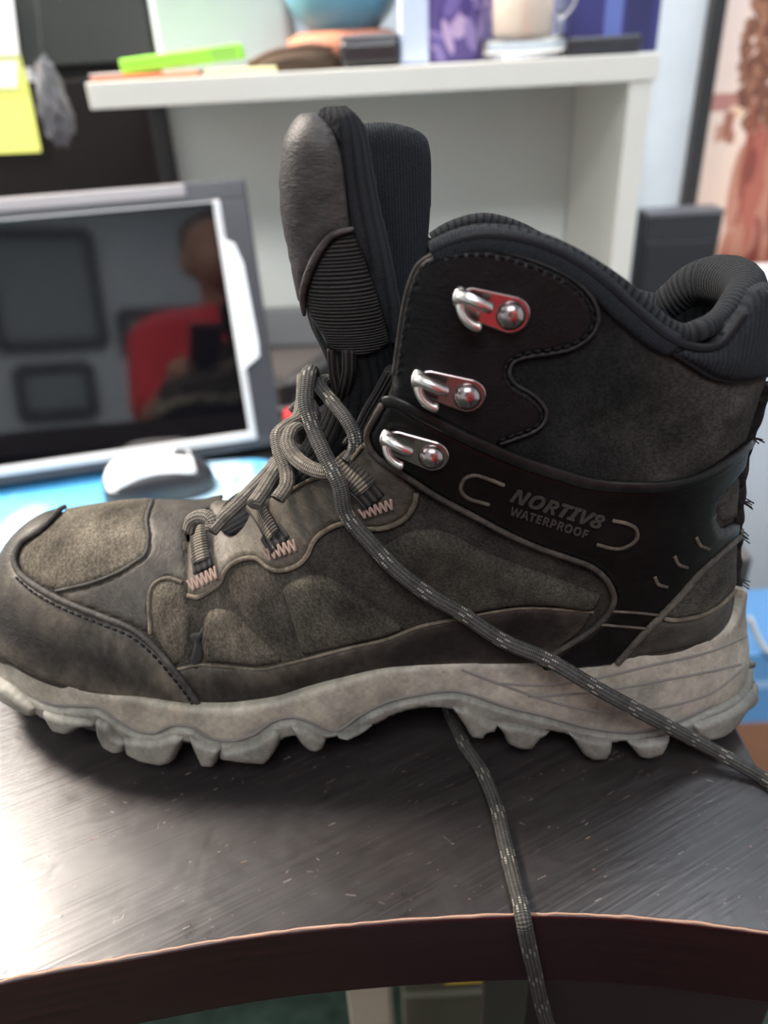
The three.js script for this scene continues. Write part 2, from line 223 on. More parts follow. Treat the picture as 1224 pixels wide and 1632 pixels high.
// --- the upper: a rounded body inflated from its side outline
const silPx = [[4, 1040], [-6, 985], [-8, 930], [2, 875], [29, 846], [59, 826], [103, 807], [147, 797], [235, 795], [294, 799], [353, 804], [405, 790], [447, 748], [476, 695], [497, 630], [510, 560], [519, 480], [524, 400], [528, 300]];
const backPx = [[1262, 380], [1256, 440], [1246, 500], [1236, 560], [1222, 610], [1207, 650], [1195, 690], [1188, 750], [1183, 820], [1181, 880], [1183, 940], [1188, 1000], [1190, 1060]];
const silUV = (px, dx, dy) => run(px, 14).map((p) => { const q = onW(p.x, p.y, 0); return [q.x + dx(p), q.y + dy(p)]; });
const frontLine = silUV(silPx, (p) => 0.003 * (1 - sstep(0, 100, p.x)), (p) => -0.007 * sstep(20, 110, p.x) * (1 - sstep(360, 440, p.x)));
const backLine = silUV(backPx, () => -0.005, () => 0);
frontLine.unshift([frontLine[0][0], -0.08]); frontLine.push([frontLine[frontLine.length - 1][0], 0.32]);
backLine.unshift([backLine[0][0], 0.32]); backLine.push([backLine[backLine.length - 1][0], -0.08]);
const silPoly = [...frontLine, ...backLine];
const Rof = (u, v) => lerp(lerp(0.047, 0.038, sstep(0.09, 0.13, v)), lerp(0.037, 0.041, sstep(0.06, 0.15, v)), sstep(0, 0.06, u));
const footW = new THREE.CatmullRomCurve3([[-0.18, 0.045], [-0.12, 0.0455], [-0.08, 0.0465], [-0.05, 0.0455], [-0.02, 0.042], [0.02, 0.0385], [0.06, 0.0365], [0.1, 0.036], [0.16, 0.036]].map(([a, b]) => V(a, b, 0)));
const footTab = footW.getPoints(120), lookup = (T, x) => { let i = 1; while (i < T.length - 1 && T[i].x < x) i++; const t = clamp((x - T[i - 1].x) / (T[i].x - T[i - 1].x)); return lerp(T[i - 1].y, T[i].y, t); };
const Wmax = (u, v) => { const shaft = lerp(0.0375, 0.0425, sstep(0.1, 0.18, v)); return lerp(lookup(footTab, u), shaft, sstep(0.045, 0.12, v)); };
const GA0 = -0.215, GA1 = 0.19, GNA = 271, GB0 = -0.03, GB1 = 0.225, GNB = 171;
const GC = (GA1 - GA0) / (GNA - 1);
const field = (() => {                                        // signed distance to the side outline, smoothed more the deeper it lies
  const d = new Float32Array(GNA * GNB);
  for (let j = 0; j < GNB; j++) for (let i = 0; i < GNA; i++) { const a = GA0 + i * GC, b = GB0 + j * GC, m = Math.min(nearest(frontLine, a, b, false)[0], nearest(backLine, a, b, false)[0]); d[j * GNA + i] = inside(silPoly, a, b) ? m : -m; }
  const blur = (src, r, n) => { let A = src; for (let p = 0; p < n; p++) for (const [dx, dy] of [[1, 0], [0, 1]]) { const B = new Float32Array(A.length); for (let j = 0; j < GNB; j++) for (let i = 0; i < GNA; i++) { let t = 0; for (let k = -r; k <= r; k++) t += A[clamp(j + dy * k, 0, GNB - 1) * GNA + clamp(i + dx * k, 0, GNA - 1)]; B[j * GNA + i] = t / (2 * r + 1); } A = B; } return A; };
  const L = [[0, d], [0.006, blur(d, 1, 2)], [0.014, blur(d, 3, 2)], [0.028, blur(d, 6, 2)], [1, blur(d, 6, 2)]];
  return blur(d.map((v, k) => { const m = Math.abs(v); let q = 0; while (q < 3 && m > L[q + 1][0]) q++; return lerp(L[q][1][k], L[q + 1][1][k], clamp((m - L[q][0]) / (L[q + 1][0] - L[q][0]))); }), 1, 1);
})();
function inflate(a, b) {
  const g = (i, j) => field[clamp(Math.round(j), 0, GNB - 1) * GNA + clamp(Math.round(i), 0, GNA - 1)], i = (a - GA0) / GC, j = (b - GB0) / GC;
  const D = g(i, j), gx = (g(i + 1, j) - g(i - 1, j)) / (2 * GC), gy = (g(i, j + 1) - g(i, j - 1)) / (2 * GC), R = Rof(a, b), m = Math.abs(D), sg = Math.sign(D) || 1;
  const ph = Math.min(m / R, 1) * Math.PI / 2, d = m < R ? R * (1 - Math.cos(ph)) : m, u = a - gx * (D - d), v = b - gy * (D - d);
  return V(u, v, sg * Wmax(u, v) * Math.sin(ph));
}
const UP = new Surf(inflate, GA0, GA1, GNA, GB0, GB1, GNB, 2, (i, j) => field[j * GNA + i] > -0.022);

// --- the sole wall: a ring round the plan of the foot, a = length along the near side from heel to toe
const planPts = [[0.1368, 0], [0.1356, 0.011], [0.1305, 0.0222], [0.1195, 0.0322], [0.1, 0.0385], [0.06, 0.0395], [0.02, 0.0415], [-0.02, 0.0465], [-0.06, 0.0505], [-0.095, 0.0488], [-0.124, 0.0415], [-0.146, 0.029], [-0.1595, 0.0145], [-0.1645, 0]];
const plan = new THREE.CatmullRomCurve3([[0.1356, -0.011], ...planPts, [-0.1595, -0.0145]].map(([u, w]) => V(u, 0, w)), false, 'centripetal');
const planTab = (() => { const P = plan.getPoints(900), i0 = P.findIndex((p) => p.z >= 0), out = []; let i1 = P.length - 1; while (P[i1].z < 0) i1--; let s = 0; for (let i = i0; i <= i1; i++) { if (i > i0) s += P[i].distanceTo(P[i - 1]); out.push([s, P[i].x, P[i].z]); } return out; })();
const planLen = planTab[planTab.length - 1][0];
function planAt(s) { if (s < 0) { const p = planAt(-s); return [p[0], -p[1]]; } if (s > planLen) { const p = planAt(2 * planLen - s); return [p[0], -p[1]]; } let lo = 0, hi = planTab.length - 1; while (hi - lo > 1) { const m = (lo + hi) >> 1; planTab[m][0] < s ? (lo = m) : (hi = m); } const A = planTab[lo], B = planTab[hi], t = clamp((s - A[0]) / (B[0] - A[0] + 1e-12)); return [lerp(A[1], B[1], t), lerp(A[2], B[2], t)]; }
const bulge = (v, s) => 0.0022 * sstep(0.022, 0.004, v) - 0.0035 * sstep(0.02, 0.06, v) - 0.0035 * sstep(0.015, 0.05, v) * sstep(0.11, 0.03, Math.abs(s));
class SoleSurf extends Surf { get flip() { return -1; } }
const SOLE = new SoleSurf((s, v) => { const p = planAt(s), a = planAt(s - 0.004), b = planAt(s + 0.004), t = V(b[0] - a[0], 0, b[1] - a[1]).normalize(), o = V(-t.z, 0, t.x), q = V(p[0], v, p[1]); if (o.z * p[1] < 0 && Math.abs(p[1]) > 0.004) o.negate(); if (Math.abs(p[1]) <= 0.004 && o.x * p[0] < 0) o.negate(); return q.addScaledVector(o, bulge(v, s) - 0.0005); }, -0.04, planLen + 0.04, 240, -0.006, 0.085, 60);

// --- dust and wear on the leather: pale khaki soil, heaviest on the toe, the tongue area and low on the side
const DUST = [0.2, 0.172, 0.13];
function soil(base, amount, dust = DUST, freq = 55) {
  return (c, a, b, d, P) => {
    const toe = sstep(0.02, -0.1, P.x), low = sstep(0.12, 0.03, P.y), n = 0.5 + 0.9 * fbm(P.x * freq, P.y * freq, P.z * freq, 4), n2 = 0.5 + 0.8 * fbm(P.x * 14 + 5, P.y * 14, P.z * 14, 3);
    const k = clamp(amount * (0.25 + 0.75 * (0.6 * toe + 0.4 * low)) * (0.45 + 1.1 * n * n2));
    const v = 1 + 0.35 * fbm(P.x * 22 + 9, P.y * 22, P.z * 22, 3);
    c.setRGB(lerp(base[0] * v, dust[0], k), lerp(base[1] * v, dust[1], k), lerp(base[2] * v, dust[2], k));
  };
}
const edgy = (base, edge, mid, w) => { const A = soil(base, edge), B = soil(base, mid), c2 = new THREE.Color(); return (c, a, b, d, P) => { A(c, a, b, d, P); B(c2, a, b, d, P); c.lerp(c2, sstep(0.001, w, d + 0.002 * fbm(P.x * 90, P.y * 90, 1, 3))); }; };
const C = {
  body: soil([0.022, 0.02, 0.018], 0.42), rand: edgy([0.0105, 0.0082, 0.0072], 0.6, 0.06, 0.011), vamp: soil([0.07, 0.062, 0.046], 1.0), side: soil([0.0135, 0.0125, 0.0125], 0.42),
  shaft: (c, a, b, d, P) => { const k = sstep(0.035, 0.12, P.x + 0.3 * (0.13 - P.y)), n = 0.5 + 0.7 * fbm(P.x * 40, P.y * 40, P.z * 40, 4), t = clamp(k * (0.3 + 0.8 * n)), v = 1 + 0.5 * fbm(P.x * 18, P.y * 18, 3, 3); c.setRGB(lerp(0.0115 * v, 0.085, t), lerp(0.012 * v, 0.082, t), lerp(0.0125 * v, 0.071, t)); },
  eyestay: soil([0.05, 0.043, 0.034], 0.9), suede: soil([0.03, 0.028, 0.022], 0.75), pillow: soil([0.031, 0.03, 0.024], 0.62), guard: edgy([0.0085, 0.0066, 0.0062], 0.45, 0.16, 0.006), band: soil([0.0045, 0.004, 0.004], 0.02), hook: soil([0.0048, 0.0048, 0.0056], 0.012),
  piping: soil([0.115, 0.092, 0.064], 0.5), heel: soil([0.066, 0.064, 0.053], 0.6, [0.13, 0.122, 0.097]), sole: soil([0.235, 0.232, 0.214], 0.5, [0.34, 0.295, 0.21]), out: soil([0.13, 0.135, 0.13], 0.3, [0.3, 0.27, 0.2]),
  trim: soil([0.024, 0.024, 0.026], 0.4), tongue: soil([0.036, 0.033, 0.032], 0.2),
};
const junction = [[-8, 1018], [0, 1030], [15, 1043], [59, 1067], [118, 1087], [176, 1102], [235, 1113], [294, 1124], [360, 1127], [397, 1123], [444, 1115], [491, 1099], [554, 1081], [612, 1066], [720, 1055], [831, 1055], [926, 1050], [1022, 1036], [1090, 1022], [1117, 1017], [1155, 1001], [1174, 972], [1184, 945]];
const J = (x0, x1) => junction.filter((p) => p[0] >= x0 && p[0] <= x1);
const down = (pts, k) => pts.map(([x, y]) => [x, y + k]);
const rev = (p) => [...p].reverse();
// runs along the boot's own midline, a little past it, so that both halves meet at the heel and the toe
const pastMid = (line, k, lo, hi, sgn) => line.filter(([, v]) => v > lo && v < hi).map(([u, v]) => [u + sgn * k, v]);
const heelMid = (top) => rev(pastMid(backLine, 0.004, 0.026, top, 1)), toeMid = (top) => rev(pastMid(frontLine.filter(([u]) => u < -0.03), 0.004, 0.02, top, -1));
const topMid = rev(frontLine.filter(([u, v]) => u < onW(294, 798, 0).x && v > 0.035)).map(([u, v]) => [u, v + 0.004]);
// the base hull (both halves) and its lining
const throat = [[300, 905], [296, 868], [325, 842], [365, 822], [415, 800], [468, 776], [505, 757], [545, 735], [578, 706], [600, 672], [618, 632], [628, 596], [636, 540], [646, 485], [656, 444], [668, 418], [690, 396]];
const collarLow = [[690, 396], [729, 384], [772, 377], [828, 383], [880, 402], [924, 430], [960, 458], [1000, 494], [1043, 532], [1072, 548], [1100, 555], [1126, 553], [1150, 540], [1176, 514], [1200, 490]];
const hullPoly = [...trace(UP, down(junction.slice(2, -2), 16), [[1150, 1015], [1150, 1010]]), ...heelMid(0.158), ...traceRun(UP, rev(collarLow)), ...traceRun(UP, rev(throat).slice(0, -1)), ...trace(UP, [[300, 905], [296, 850], [288, 810]]), ...topMid, ...toeMid(0.036)];
const farRim = [[690, 384, -0.034], [720, 366, -0.035], [770, 354, -0.036], [830, 370, -0.037], [880, 402, -0.037], [940, 438, -0.037], [1000, 478, -0.037], [1048, 494, -0.036], [1078, 478, -0.034], [1112, 455, -0.03], [1145, 448, -0.024], [1174, 452, -0.012]];
const farTop = farRim.map(([x, y, w]) => { const p = onW(x, y, w); p.z *= -1; p.y -= 0.003; return toPx(p); });
const hullFar = [...trace(UP, down(junction.slice(2, -2), 16), [[1150, 1015], [1150, 1010]]), ...heelMid(0.15), ...traceRun(UP, rev(farTop)), ...traceRun(UP, [[652, 470], [640, 520]]), ...traceRun(UP, rev(throat.slice(0, 12))), ...trace(UP, [[300, 905], [296, 850], [288, 810]]), ...topMid, ...toeMid(0.036)];
const hull = panel(UP, hullPoly, { h: 0.0004, bevel: 0.001, cell: 0.0011, colour: C.body });
part('upper', mergeGeometries([hull, mirrored(panel(UP, hullFar, { h: 0.0004, bevel: 0.001, cell: 0.0015, colour: C.body }))]), M.suede, boot);
const inner = panel(UP, hullPoly, { h: 0, cell: 0.0016, lift: -0.0035, back: -0.001 });
part('lining', mergeGeometries([inner, mirrored(panel(UP, hullFar, { h: 0, cell: 0.0016, lift: -0.0035, back: -0.001 }))]), M.lining, boot);
const P_ = (name, poly, o, mat, label, parent = boot) => part(name, panel(UP, poly, o), mat, parent, label);

// ankle suede, collar knit, hook panel
P_('ankle_panel', trace(UP, [[700, 420], [760, 400], [828, 400], [880, 416], [924, 446], [953, 469], [985, 496], [1011, 520], [1043, 544], [1075, 562], [1099, 578], [1128, 596], [1159, 604], [1191, 602], [1225, 594]], [[1225, 594], [1217, 626], [1205, 657], [1195, 697]], [[1195, 697], [1156, 727], [1110, 757], [1064, 770], [1003, 772], [942, 767], [889, 752], [837, 735], [786, 714], [734, 690], [700, 672]], [[700, 672], [690, 540], [700, 420]]), { h: 0.0009, colour: C.shaft }, M.suede, 'dark grey napped ankle panel');
P_('heel_collar', trace(UP, [[1040, 528], [1064, 536], [1096, 549], [1125, 552], [1144, 545], [1157, 529], [1178, 500], [1200, 462]], [[1200, 462], [1225, 450], [1250, 470]], [[1250, 470], [1244, 540], [1236, 592]], [[1236, 592], [1191, 604], [1159, 606], [1128, 598], [1099, 580], [1075, 564], [1040, 528]]), { h: 0.0042, bevel: 0.007 }, M.fine, 'black knit heel collar');
const hookPts = [[631, 593], [639, 537], [648, 481], [658, 444], [670, 419], [692, 404], [729, 395], [772, 393], [828, 405], [875, 422], [915, 444], [940, 469], [951, 494], [949, 516], [937, 534], [909, 551], [872, 559], [838, 564], [817, 573], [811, 590], [819, 606], [844, 621], [862, 637], [870, 652], [864, 671], [850, 682], [822, 693], [797, 702]];
const hookPanel = P_('hook_panel', trace(UP, [[625, 626], ...hookPts], [[797, 702], [786, 712], [734, 688], [683, 661], [631, 634], [625, 626]]), { h: 0.0024, bevel: 0.0016, colour: C.hook }, M.leather, 'matt black panel that carries the lace hooks');
part('panel_edge', tube(lifted(UP, run(hookPts, 8).map((p) => UP.inv(p.x, p.y)), 0.0019), 0.0005, { seg: 8, colour: C.trim }), M.tan, hookPanel);
const inset = (pts, k) => { const r = run(pts, 12), o = []; for (let i = 0; i < r.length; i++) { const a = r[Math.max(0, i - 1)], b = r[Math.min(r.length - 1, i + 1)], l = Math.hypot(b.x - a.x, b.y - a.y) || 1; o.push([r[i].x - (b.y - a.y) / l * k, r[i].y + (b.x - a.x) / l * k]); } return o; };
part('stitching', stitches(UP, inset(hookPts, 8), { h: 0.0027, r: 0.0004 }), M.thread, hookPanel).userData.kind = 'stuff';

// quarter and side panels
const guardTop = [[279, 1066], [318, 1058], [358, 1060], [416, 1064], [456, 1056], [495, 1046], [554, 1030], [612, 1017], [671, 995], [726, 984], [774, 974], [831, 966], [879, 967], [945, 972]];
const guard = P_('mudguard', trace(UP, guardTop, [[945, 972], [930, 1000], [905, 1022], [870, 1048], [850, 1062]], [[850, 1062], ...rev(down(J(290, 832), 10))], [[294, 1134], [285, 1100], [279, 1066]]), { h: 0.0012, bevel: 0.0012, colour: C.guard }, M.leather, 'dark leather strip low along the side');
part('piping', seam(UP, guardTop, 0.0006, 0.001, { colour: C.piping }), M.tan, guard);
const pil = (name, runs, h = 0.0026, bevel = 0.0035) => P_(name, trace(UP, ...runs), { h, bevel, colour: C.pillow }, M.suede);
pil('side_pad', [[[328, 985], [338, 972], [369, 974], [389, 989], [416, 1017], [444, 1044], [452, 1052]], [[452, 1052], [416, 1060], [358, 1056], [328, 1054]], [[328, 1054], [322, 1020], [328, 985]]]);
pil('side_pad', [[[452, 940], [460, 930], [483, 919], [514, 916], [538, 927], [573, 950], [613, 978], [648, 999]], [[648, 999], [612, 1012], [554, 1026], [483, 1044]], [[483, 1044], [475, 1017], [463, 974], [452, 940]]]);
pil('side_pad', [[[600, 880], [630, 858], [660, 845], [690, 843], [720, 850], [760, 872], [830, 900], [900, 925], [957, 947]], [[957, 947], [945, 968], [879, 963], [831, 962], [774, 970], [735, 978]], [[735, 978], [690, 950], [650, 918], [600, 880]]], 0.0036, 0.006);

// toe
const randTop = [[103, 812], [68, 849], [38, 870], [29, 893], [34, 911], [59, 933], [103, 958], [162, 982], [212, 1002], [244, 1026], [274, 1058], [300, 1090], [323, 1125]];
const rand = P_('toe_cap', [...traceRun(UP, randTop), ...trace(UP, [[323, 1127], ...rev(down(J(10, 300), 8))], [[15, 1051], [10, 1046]]), ...rev(toeMid(0.05)), ...trace(UP, [[-14, 885], [8, 836], [38, 800], [70, 785], [103, 808]])], { h: 0.0022, bevel: 0.0025, colour: C.rand }, M.leather, 'scuffed dark leather band round the toe');
part('cap_edge', seam(UP, randTop, 0.0011, 0.0018, { colour: C.trim }), M.tan, rand);
part('stitching', stitches(UP, down(randTop.slice(4), 11), { h: 0.0025, len: 0.002, r: 0.0005 }), M.thread, rand).userData.kind = 'stuff';
const vampLow = [[91, 943], [147, 930], [188, 914], [218, 896], [232, 885], [237, 858], [234, 829], [243, 800]];
const vamp = P_('vamp', trace(UP, [[103, 800], [103, 817], [68, 851], [41, 872], [32, 893], [37, 911], [61, 932], [91, 943]], vampLow, [[243, 800], [244, 770], [170, 765], [100, 780], [103, 800]]), { h: 0.0011, bevel: 0.0015, colour: C.vamp }, M.suede, 'dusty khaki suede over the toes');
part('seam', seam(UP, vampLow, 0.0006, 0.0009, { colour: C.trim }), M.tan, vamp);
P_('vamp_side', trace(UP, [[91, 945], [147, 932], [188, 916], [218, 898], [234, 887], [239, 858], [236, 829], [246, 800], [252, 772]], [[252, 772], [350, 785], [352, 806]], [[352, 806], [330, 812], [300, 828], [292, 850], [298, 905], [300, 925]], [[300, 925], [292, 928], [270, 921], [250, 927], [241, 945], [238, 980], [243, 1018]], [[243, 1018], [212, 1000], [162, 980], [103, 956], [91, 945]]), { h: 0.0007, bevel: 0.001, colour: C.side }, M.leather, 'smooth dark leather beside the toe');
const tab = P_('flex_panel', trace(UP, [[241, 1005], [240, 946], [250, 929], [270, 923], [292, 930], [300, 955], [302, 1000], [298, 1040], [280, 1062]], [[280, 1062], [262, 1040], [241, 1005]]), { h: 0.0016, bevel: 0.004, colour: C.suede }, M.suede);
part('seam', seam(UP, [[241, 1010], [240, 946], [250, 929], [270, 923], [292, 930]], 0.0007, 0.0011, { colour: C.piping }), M.tan, tab);

// eyestay
const eyeLow = [[300, 950], [315, 953], [334, 944], [352, 931], [362, 911], [385, 894], [413, 891], [428, 903], [446, 909], [475, 901], [493, 884], [503, 862], [524, 843], [552, 832], [577, 838], [612, 839], [647, 822], [661, 800], [664, 782]];
const eyeOpt = { h: 0.002, bevel: 0.002, colour: C.eyestay };
const eyestay = P_('eyestay', trace(UP, eyeLow, [[664, 782], [640, 758], [605, 722], [592, 690]], [[592, 690], [578, 708], [545, 737], [505, 759], [468, 778], [415, 802], [365, 824], [327, 844], [302, 868], [300, 905], [300, 950]]), eyeOpt, M.leather, 'dusty leather panel under the lace loops');
part('seam', seam(UP, eyeLow, 0.0009, 0.0012, { colour: C.piping }), M.tan, eyestay);
part('seam', seam(UP, [[468, 786], [503, 764], [531, 754], [560, 736], [584, 706]], 0.0007, 0.0022, { colour: C.piping }), M.tan, eyestay);
{ const far = panel(UP, trace(UP, eyeLow, [[664, 782], [640, 758], [605, 722], [592, 690]], [[592, 690], [578, 708], [545, 737], [505, 759], [468, 778], [415, 802], [365, 824], [327, 844], [302, 868], [300, 905], [300, 950]]), { ...eyeOpt, cell: 0.002 }); part('eyestay', mirrored(far), M.leather, boot); }

// the glossy band with the raised brand
const bandTop = [[618, 636], [631, 634], [683, 661], [734, 688], [786, 712], [837, 733], [889, 750], [942, 765], [1003, 770], [1064, 768], [1110, 755], [1156, 727], [1192, 697]];
const bandLow = [[590, 699], [601, 719], [649, 754], [700, 788], [751, 815], [803, 843], [854, 866], [906, 884], [942, 898], [966, 920], [977, 948], [969, 969], [951, 990], [911, 1018], [881, 1036], [858, 1052]];
const band = P_('side_band', trace(UP, bandTop, [[1192, 697], [1183, 740]], [[1183, 740], [1158, 768], [1141, 791], [1137, 819], [1145, 839], [1160, 834], [1176, 822]], [[1176, 822], [1174, 844], [1156, 863], [1110, 905], [1079, 942], [1049, 974], [1018, 1007], [975, 1056]], [[975, 1056], [926, 1061], [858, 1068]], rev(bandLow), [[590, 699], [589, 689], [601, 665], [612, 642], [618, 636]]), { h: 0.0026, bevel: 0.0025, colour: C.band }, M.gloss, 'glossy black moulded band round the ankle');
part('rolled_edge', tube(lifted(UP, run(bandTop, 9).map((p) => UP.inv(p.x, p.y)), 0.0024), (t) => [0.0021 * (0.85 + 0.25 * Math.sin(t * 3.1)), 0.0012], { seg: 10, up: V(0, 0, 1), colour: soil([0.012, 0.012, 0.0125], 0.08) }), M.gloss, band);
part('rolled_edge', seam(UP, [[614, 641], [601, 665], [590, 692], ...bandLow.slice(1)], 0.001, 0.0021, { colour: soil([0.03, 0.024, 0.02], 0.5) }), M.tan, band);
const onBand = (pts, r = 0.00065) => part('raised_line', tube(lifted(UP, run(pts, 6).map((p) => UP.inv(p.x, p.y)), 0.0027), r, { seg: 8, step: 0.0006, colour: soil([0.085, 0.066, 0.05], 0.2) }), M.tan, band);
onBand([[803, 766], [772, 754], [755, 750], [741, 755], [734, 771], [743, 785], [779, 797]]);
onBand([[973, 822], [997, 827], [1010, 835], [1012, 849], [1001, 861], [981, 867], [948, 860]]);
for (const [a, b, c] of [[[1039, 911], [1044, 923], [1058, 928]], [[1068, 879], [1074, 892], [1087, 898]], [[1100, 850], [1106, 863], [1119, 870]]]) onBand([a, b, c], 0.0006);
onBand([[974, 966], [1010, 968], [1046, 972]], 0.0005); onBand([[956, 987], [990, 990], [1027, 993]], 0.0005);
const sans = await new FontLoader().loadAsync('fonts/droid/droid_sans_bold.typeface.json');
function raised(text, p0, p1, cap, shear, depth) {           // lettering moulded on the band, along the line p0 -> p1
  const g = new TextGeometry(text, { font: sans, size: 1, depth: 1, curveSegments: 5, bevelEnabled: false }); g.computeBoundingBox();
  const bb = g.boundingBox, wd = bb.max.x - bb.min.x, ht = 0.72, ux = (p1[0] - p0[0]) / wd, uy = (p1[1] - p0[1]) / wd, l = Math.hypot(ux, uy), vx = uy / l * cap / ht, vy = -ux / l * cap / ht, pos = g.attributes.position, col = [], seen = new Map(), c = new THREE.Color(), cf = soil([0.075, 0.06, 0.047], 0.25);
  for (let i = 0; i < pos.count; i++) { const x = pos.getX(i) - bb.min.x + shear * pos.getY(i), y = pos.getY(i), key = x.toFixed(3) + ',' + y.toFixed(3); if (!seen.has(key)) { const [a, b] = UP.inv(p0[0] + ux * x + vx * y, p0[1] + uy * x + vy * y); seen.set(key, [UP.at(a, b), UP.nrm(a, b)]); } const [P, N] = seen.get(key), q = P.clone().addScaledVector(N, 0.002 + pos.getZ(i) * depth); pos.setXYZ(i, q.x, q.y, q.z); cf(c, 0, 0, 0, q); col.push(c.r, c.g, c.b); }
  g.setAttribute('color', new THREE.Float32BufferAttribute(col, 3)); g.computeVertexNormals(); return g;
}
part('lettering', raised('NORTIV8', [811, 790], [951, 834], 15.5, 0.3, 0.0014), M.tan, band);
part('lettering', raised('WATERPROOF', [810, 812], [932, 850], 9.5, 0.05, 0.0011), M.tan, band);

// heel counter
const counterLow = [[1055, 981], [1070, 984], [1110, 978], [1140, 963], [1166, 937], [1178, 915]];
const counter = P_('heel_counter', trace(UP, [[1176, 846], [1156, 864], [1110, 906], [1079, 943], [1055, 978]], counterLow, [[1178, 915], [1176, 846]]), { h: 0.0018, bevel: 0.003, colour: C.heel }, M.suede, 'grey suede patch at the heel');
part('piping', seam(UP, counterLow, 0.0008, 0.0015, { colour: C.piping }), M.tan, counter);
P_('heel_base', trace(UP, [[1053, 976], [1055, 983], [1070, 986], [1110, 980], [1140, 965], [1167, 939], [1178, 920]], [[1178, 920], [1178, 975], [1174, 990]], [[1174, 984], ...rev(down(J(1000, 1160), 8))], [[1022, 1044], [985, 1050], [1020, 1008], [1053, 976]]), { h: 0.0014, bevel: 0.002, colour: C.side }, M.leather);
part('seam', seam(UP, [[1178, 846], [1156, 864], [1110, 906], [1079, 943], [1049, 976], [1018, 1009], [982, 1050]], 0.0012, 0.0022, { colour: soil([0.06, 0.054, 0.046], 0.5) }), M.tan, boot);
P_('heel_inset', trace(UP, [[1180, 748], [1160, 772], [1145, 794], [1142, 818], [1148, 832], [1160, 829], [1178, 818]], [[1178, 818], [1180, 748]]), { h: 0.0014, bevel: 0.003, colour: C.heel }, M.suede);
part('heel_strip', tube(lifted(UP, run([[1216, 610], [1206, 655], [1196, 697], [1188, 745], [1182, 800], [1178, 850], [1175, 905], [1170, 960], [1160, 998]], 10).map((p) => UP.inv(p.x, p.y)), 0.0014), [0.0021, 0.0016] && ((t) => [0.0021, 0.0018 + 0.0003 * Math.sin(t * 70)]), { seg: 8, colour: soil([0.018, 0.017, 0.017], 0.15) }), M.suede, boot);
{ const g = [], r = rng(31); for (const [x, y, n] of [[1184, 795, 5], [1183, 850, 6], [1176, 925, 4], [1190, 700, 3], [1213, 618, 4]]) for (let k = 0; k < n; k++) { const [a, b] = UP.inv(x - 3 + r() * 4, y - 6 + r() * 12), P = UP.at(a, b).addScaledVector(UP.nrm(a, b), 0.0015), d = V(0.003 + 0.002 * r(), -0.003 * r(), 0.001 * (r() - 0.5)); g.push(tube([P, P.clone().addScaledVector(d, 0.5).add(V(0, 0.0004, 0)), P.clone().add(d)], 0.00022, { seg: 5, step: 0.001 })); } part('frayed_thread', mergeGeometries(g), M.thread, boot).userData.kind = 'stuff'; }
P_('tear', trace(UP, [[303, 1014], [310, 1008], [318, 1008], [325, 997], [330, 1000], [327, 1012], [320, 1020], [325, 1030], [324, 1044], [319, 1060], [312, 1064], [306, 1052], [309, 1036], [311, 1024], [303, 1014]]), { h: 0.0006, bevel: 0.001, cell: 0.0005, lift: 0.0009 }, M.tear, 'black split where the side has torn');

// --- collar rim: a soft ribbed roll all the way round the opening
const rimNear = [[688, 406], [730, 388], [770, 381], [828, 386], [880, 402], [940, 434], [1000, 476], [1040, 512], [1070, 534], [1098, 541], [1122, 534]].map(([x, y]) => { const [a, b] = UP.inv(x, y); return UP.at(a, b).addScaledVector(UP.nrm(a, b), -0.003); });
const rimHeel = [[1146, 510, 0.026], [1170, 484, 0.016], [1186, 466, 0.004]].map(([x, y, w]) => onW(x, y, w)), rimFar = rev(farRim).map(([x, y, w]) => onW(x, y, w));
const heelness = (x) => sstep(0.06, 0.105, x);
part('collar_roll', tube([...rimNear, ...rimHeel, ...rimFar], (t) => { const k = Math.exp(-(((t - 0.56) / 0.13) ** 2)); return [0.003 + 0.0059 * k, 0.003 + 0.0052 * k]; }, { seg: 18, step: 0.0015 }), M.knit, boot, 'ribbed black padding round the top opening');
const stripPts = [[692, 404], [729, 388], [772, 383], [828, 391], [880, 408], [924, 433], [960, 460], [1000, 498], [1043, 533], [1072, 550]];
part('collar_strip', tube(lifted(UP, run(stripPts, 9).map((p) => UP.inv(p.x, p.y)), 0.0006), [0, 0] && (() => [0.0034, 0.0022]), { seg: 12, up: V(0, 0, 1) }), M.fine, boot);
part('piping', seam(UP, [[690, 399], [729, 381], [772, 373], [828, 379], [880, 396], [924, 420], [966, 451], [998, 480], [1032, 510], [1064, 535], [1096, 548], [1125, 550], [1144, 542], [1158, 526], [1178, 497]], 0.0011, 0.0018), M.thread, boot);
part('piping', seam(UP, [[875, 418], [924, 446], [953, 469], [985, 496], [1011, 520], [1043, 544], [1075, 562], [1099, 578], [1128, 596], [1159, 604], [1191, 602], [1226, 592]], 0.0009, 0.0012), M.thread, boot);

// --- tongue: rows of ellipses (left px, right px, row px, depth w, half depth)
const rows = [[505, 548, 178, 0.008, 0.003], [478, 566, 192, 0.008, 0.0095], [460, 578, 225, 0.008, 0.013], [454, 588, 280, 0.008, 0.0145], [457, 600, 340, 0.008, 0.015], [468, 614, 400, 0.008, 0.0155], [480, 626, 460, 0.008, 0.0155], [493, 634, 510, 0.007, 0.015], [512, 636, 550, 0.006, 0.014], [525, 640, 590, 0.004, 0.014], [515, 636, 640, 0.002, 0.014], [490, 615, 690, 0, 0.015], [455, 575, 735, -0.002, 0.016], [410, 525, 775, -0.003, 0.017], [350, 450, 812, -0.003, 0.018]];
const rowC = rows.map(([l, r, y, w, hw]) => { const A = onW(l, y, w), B = onW(r, y, w); return { u: (A.x + B.x) / 2, v: (A.y + B.y) / 2, w, ru: (B.x - A.x) / 2, rw: hw }; });
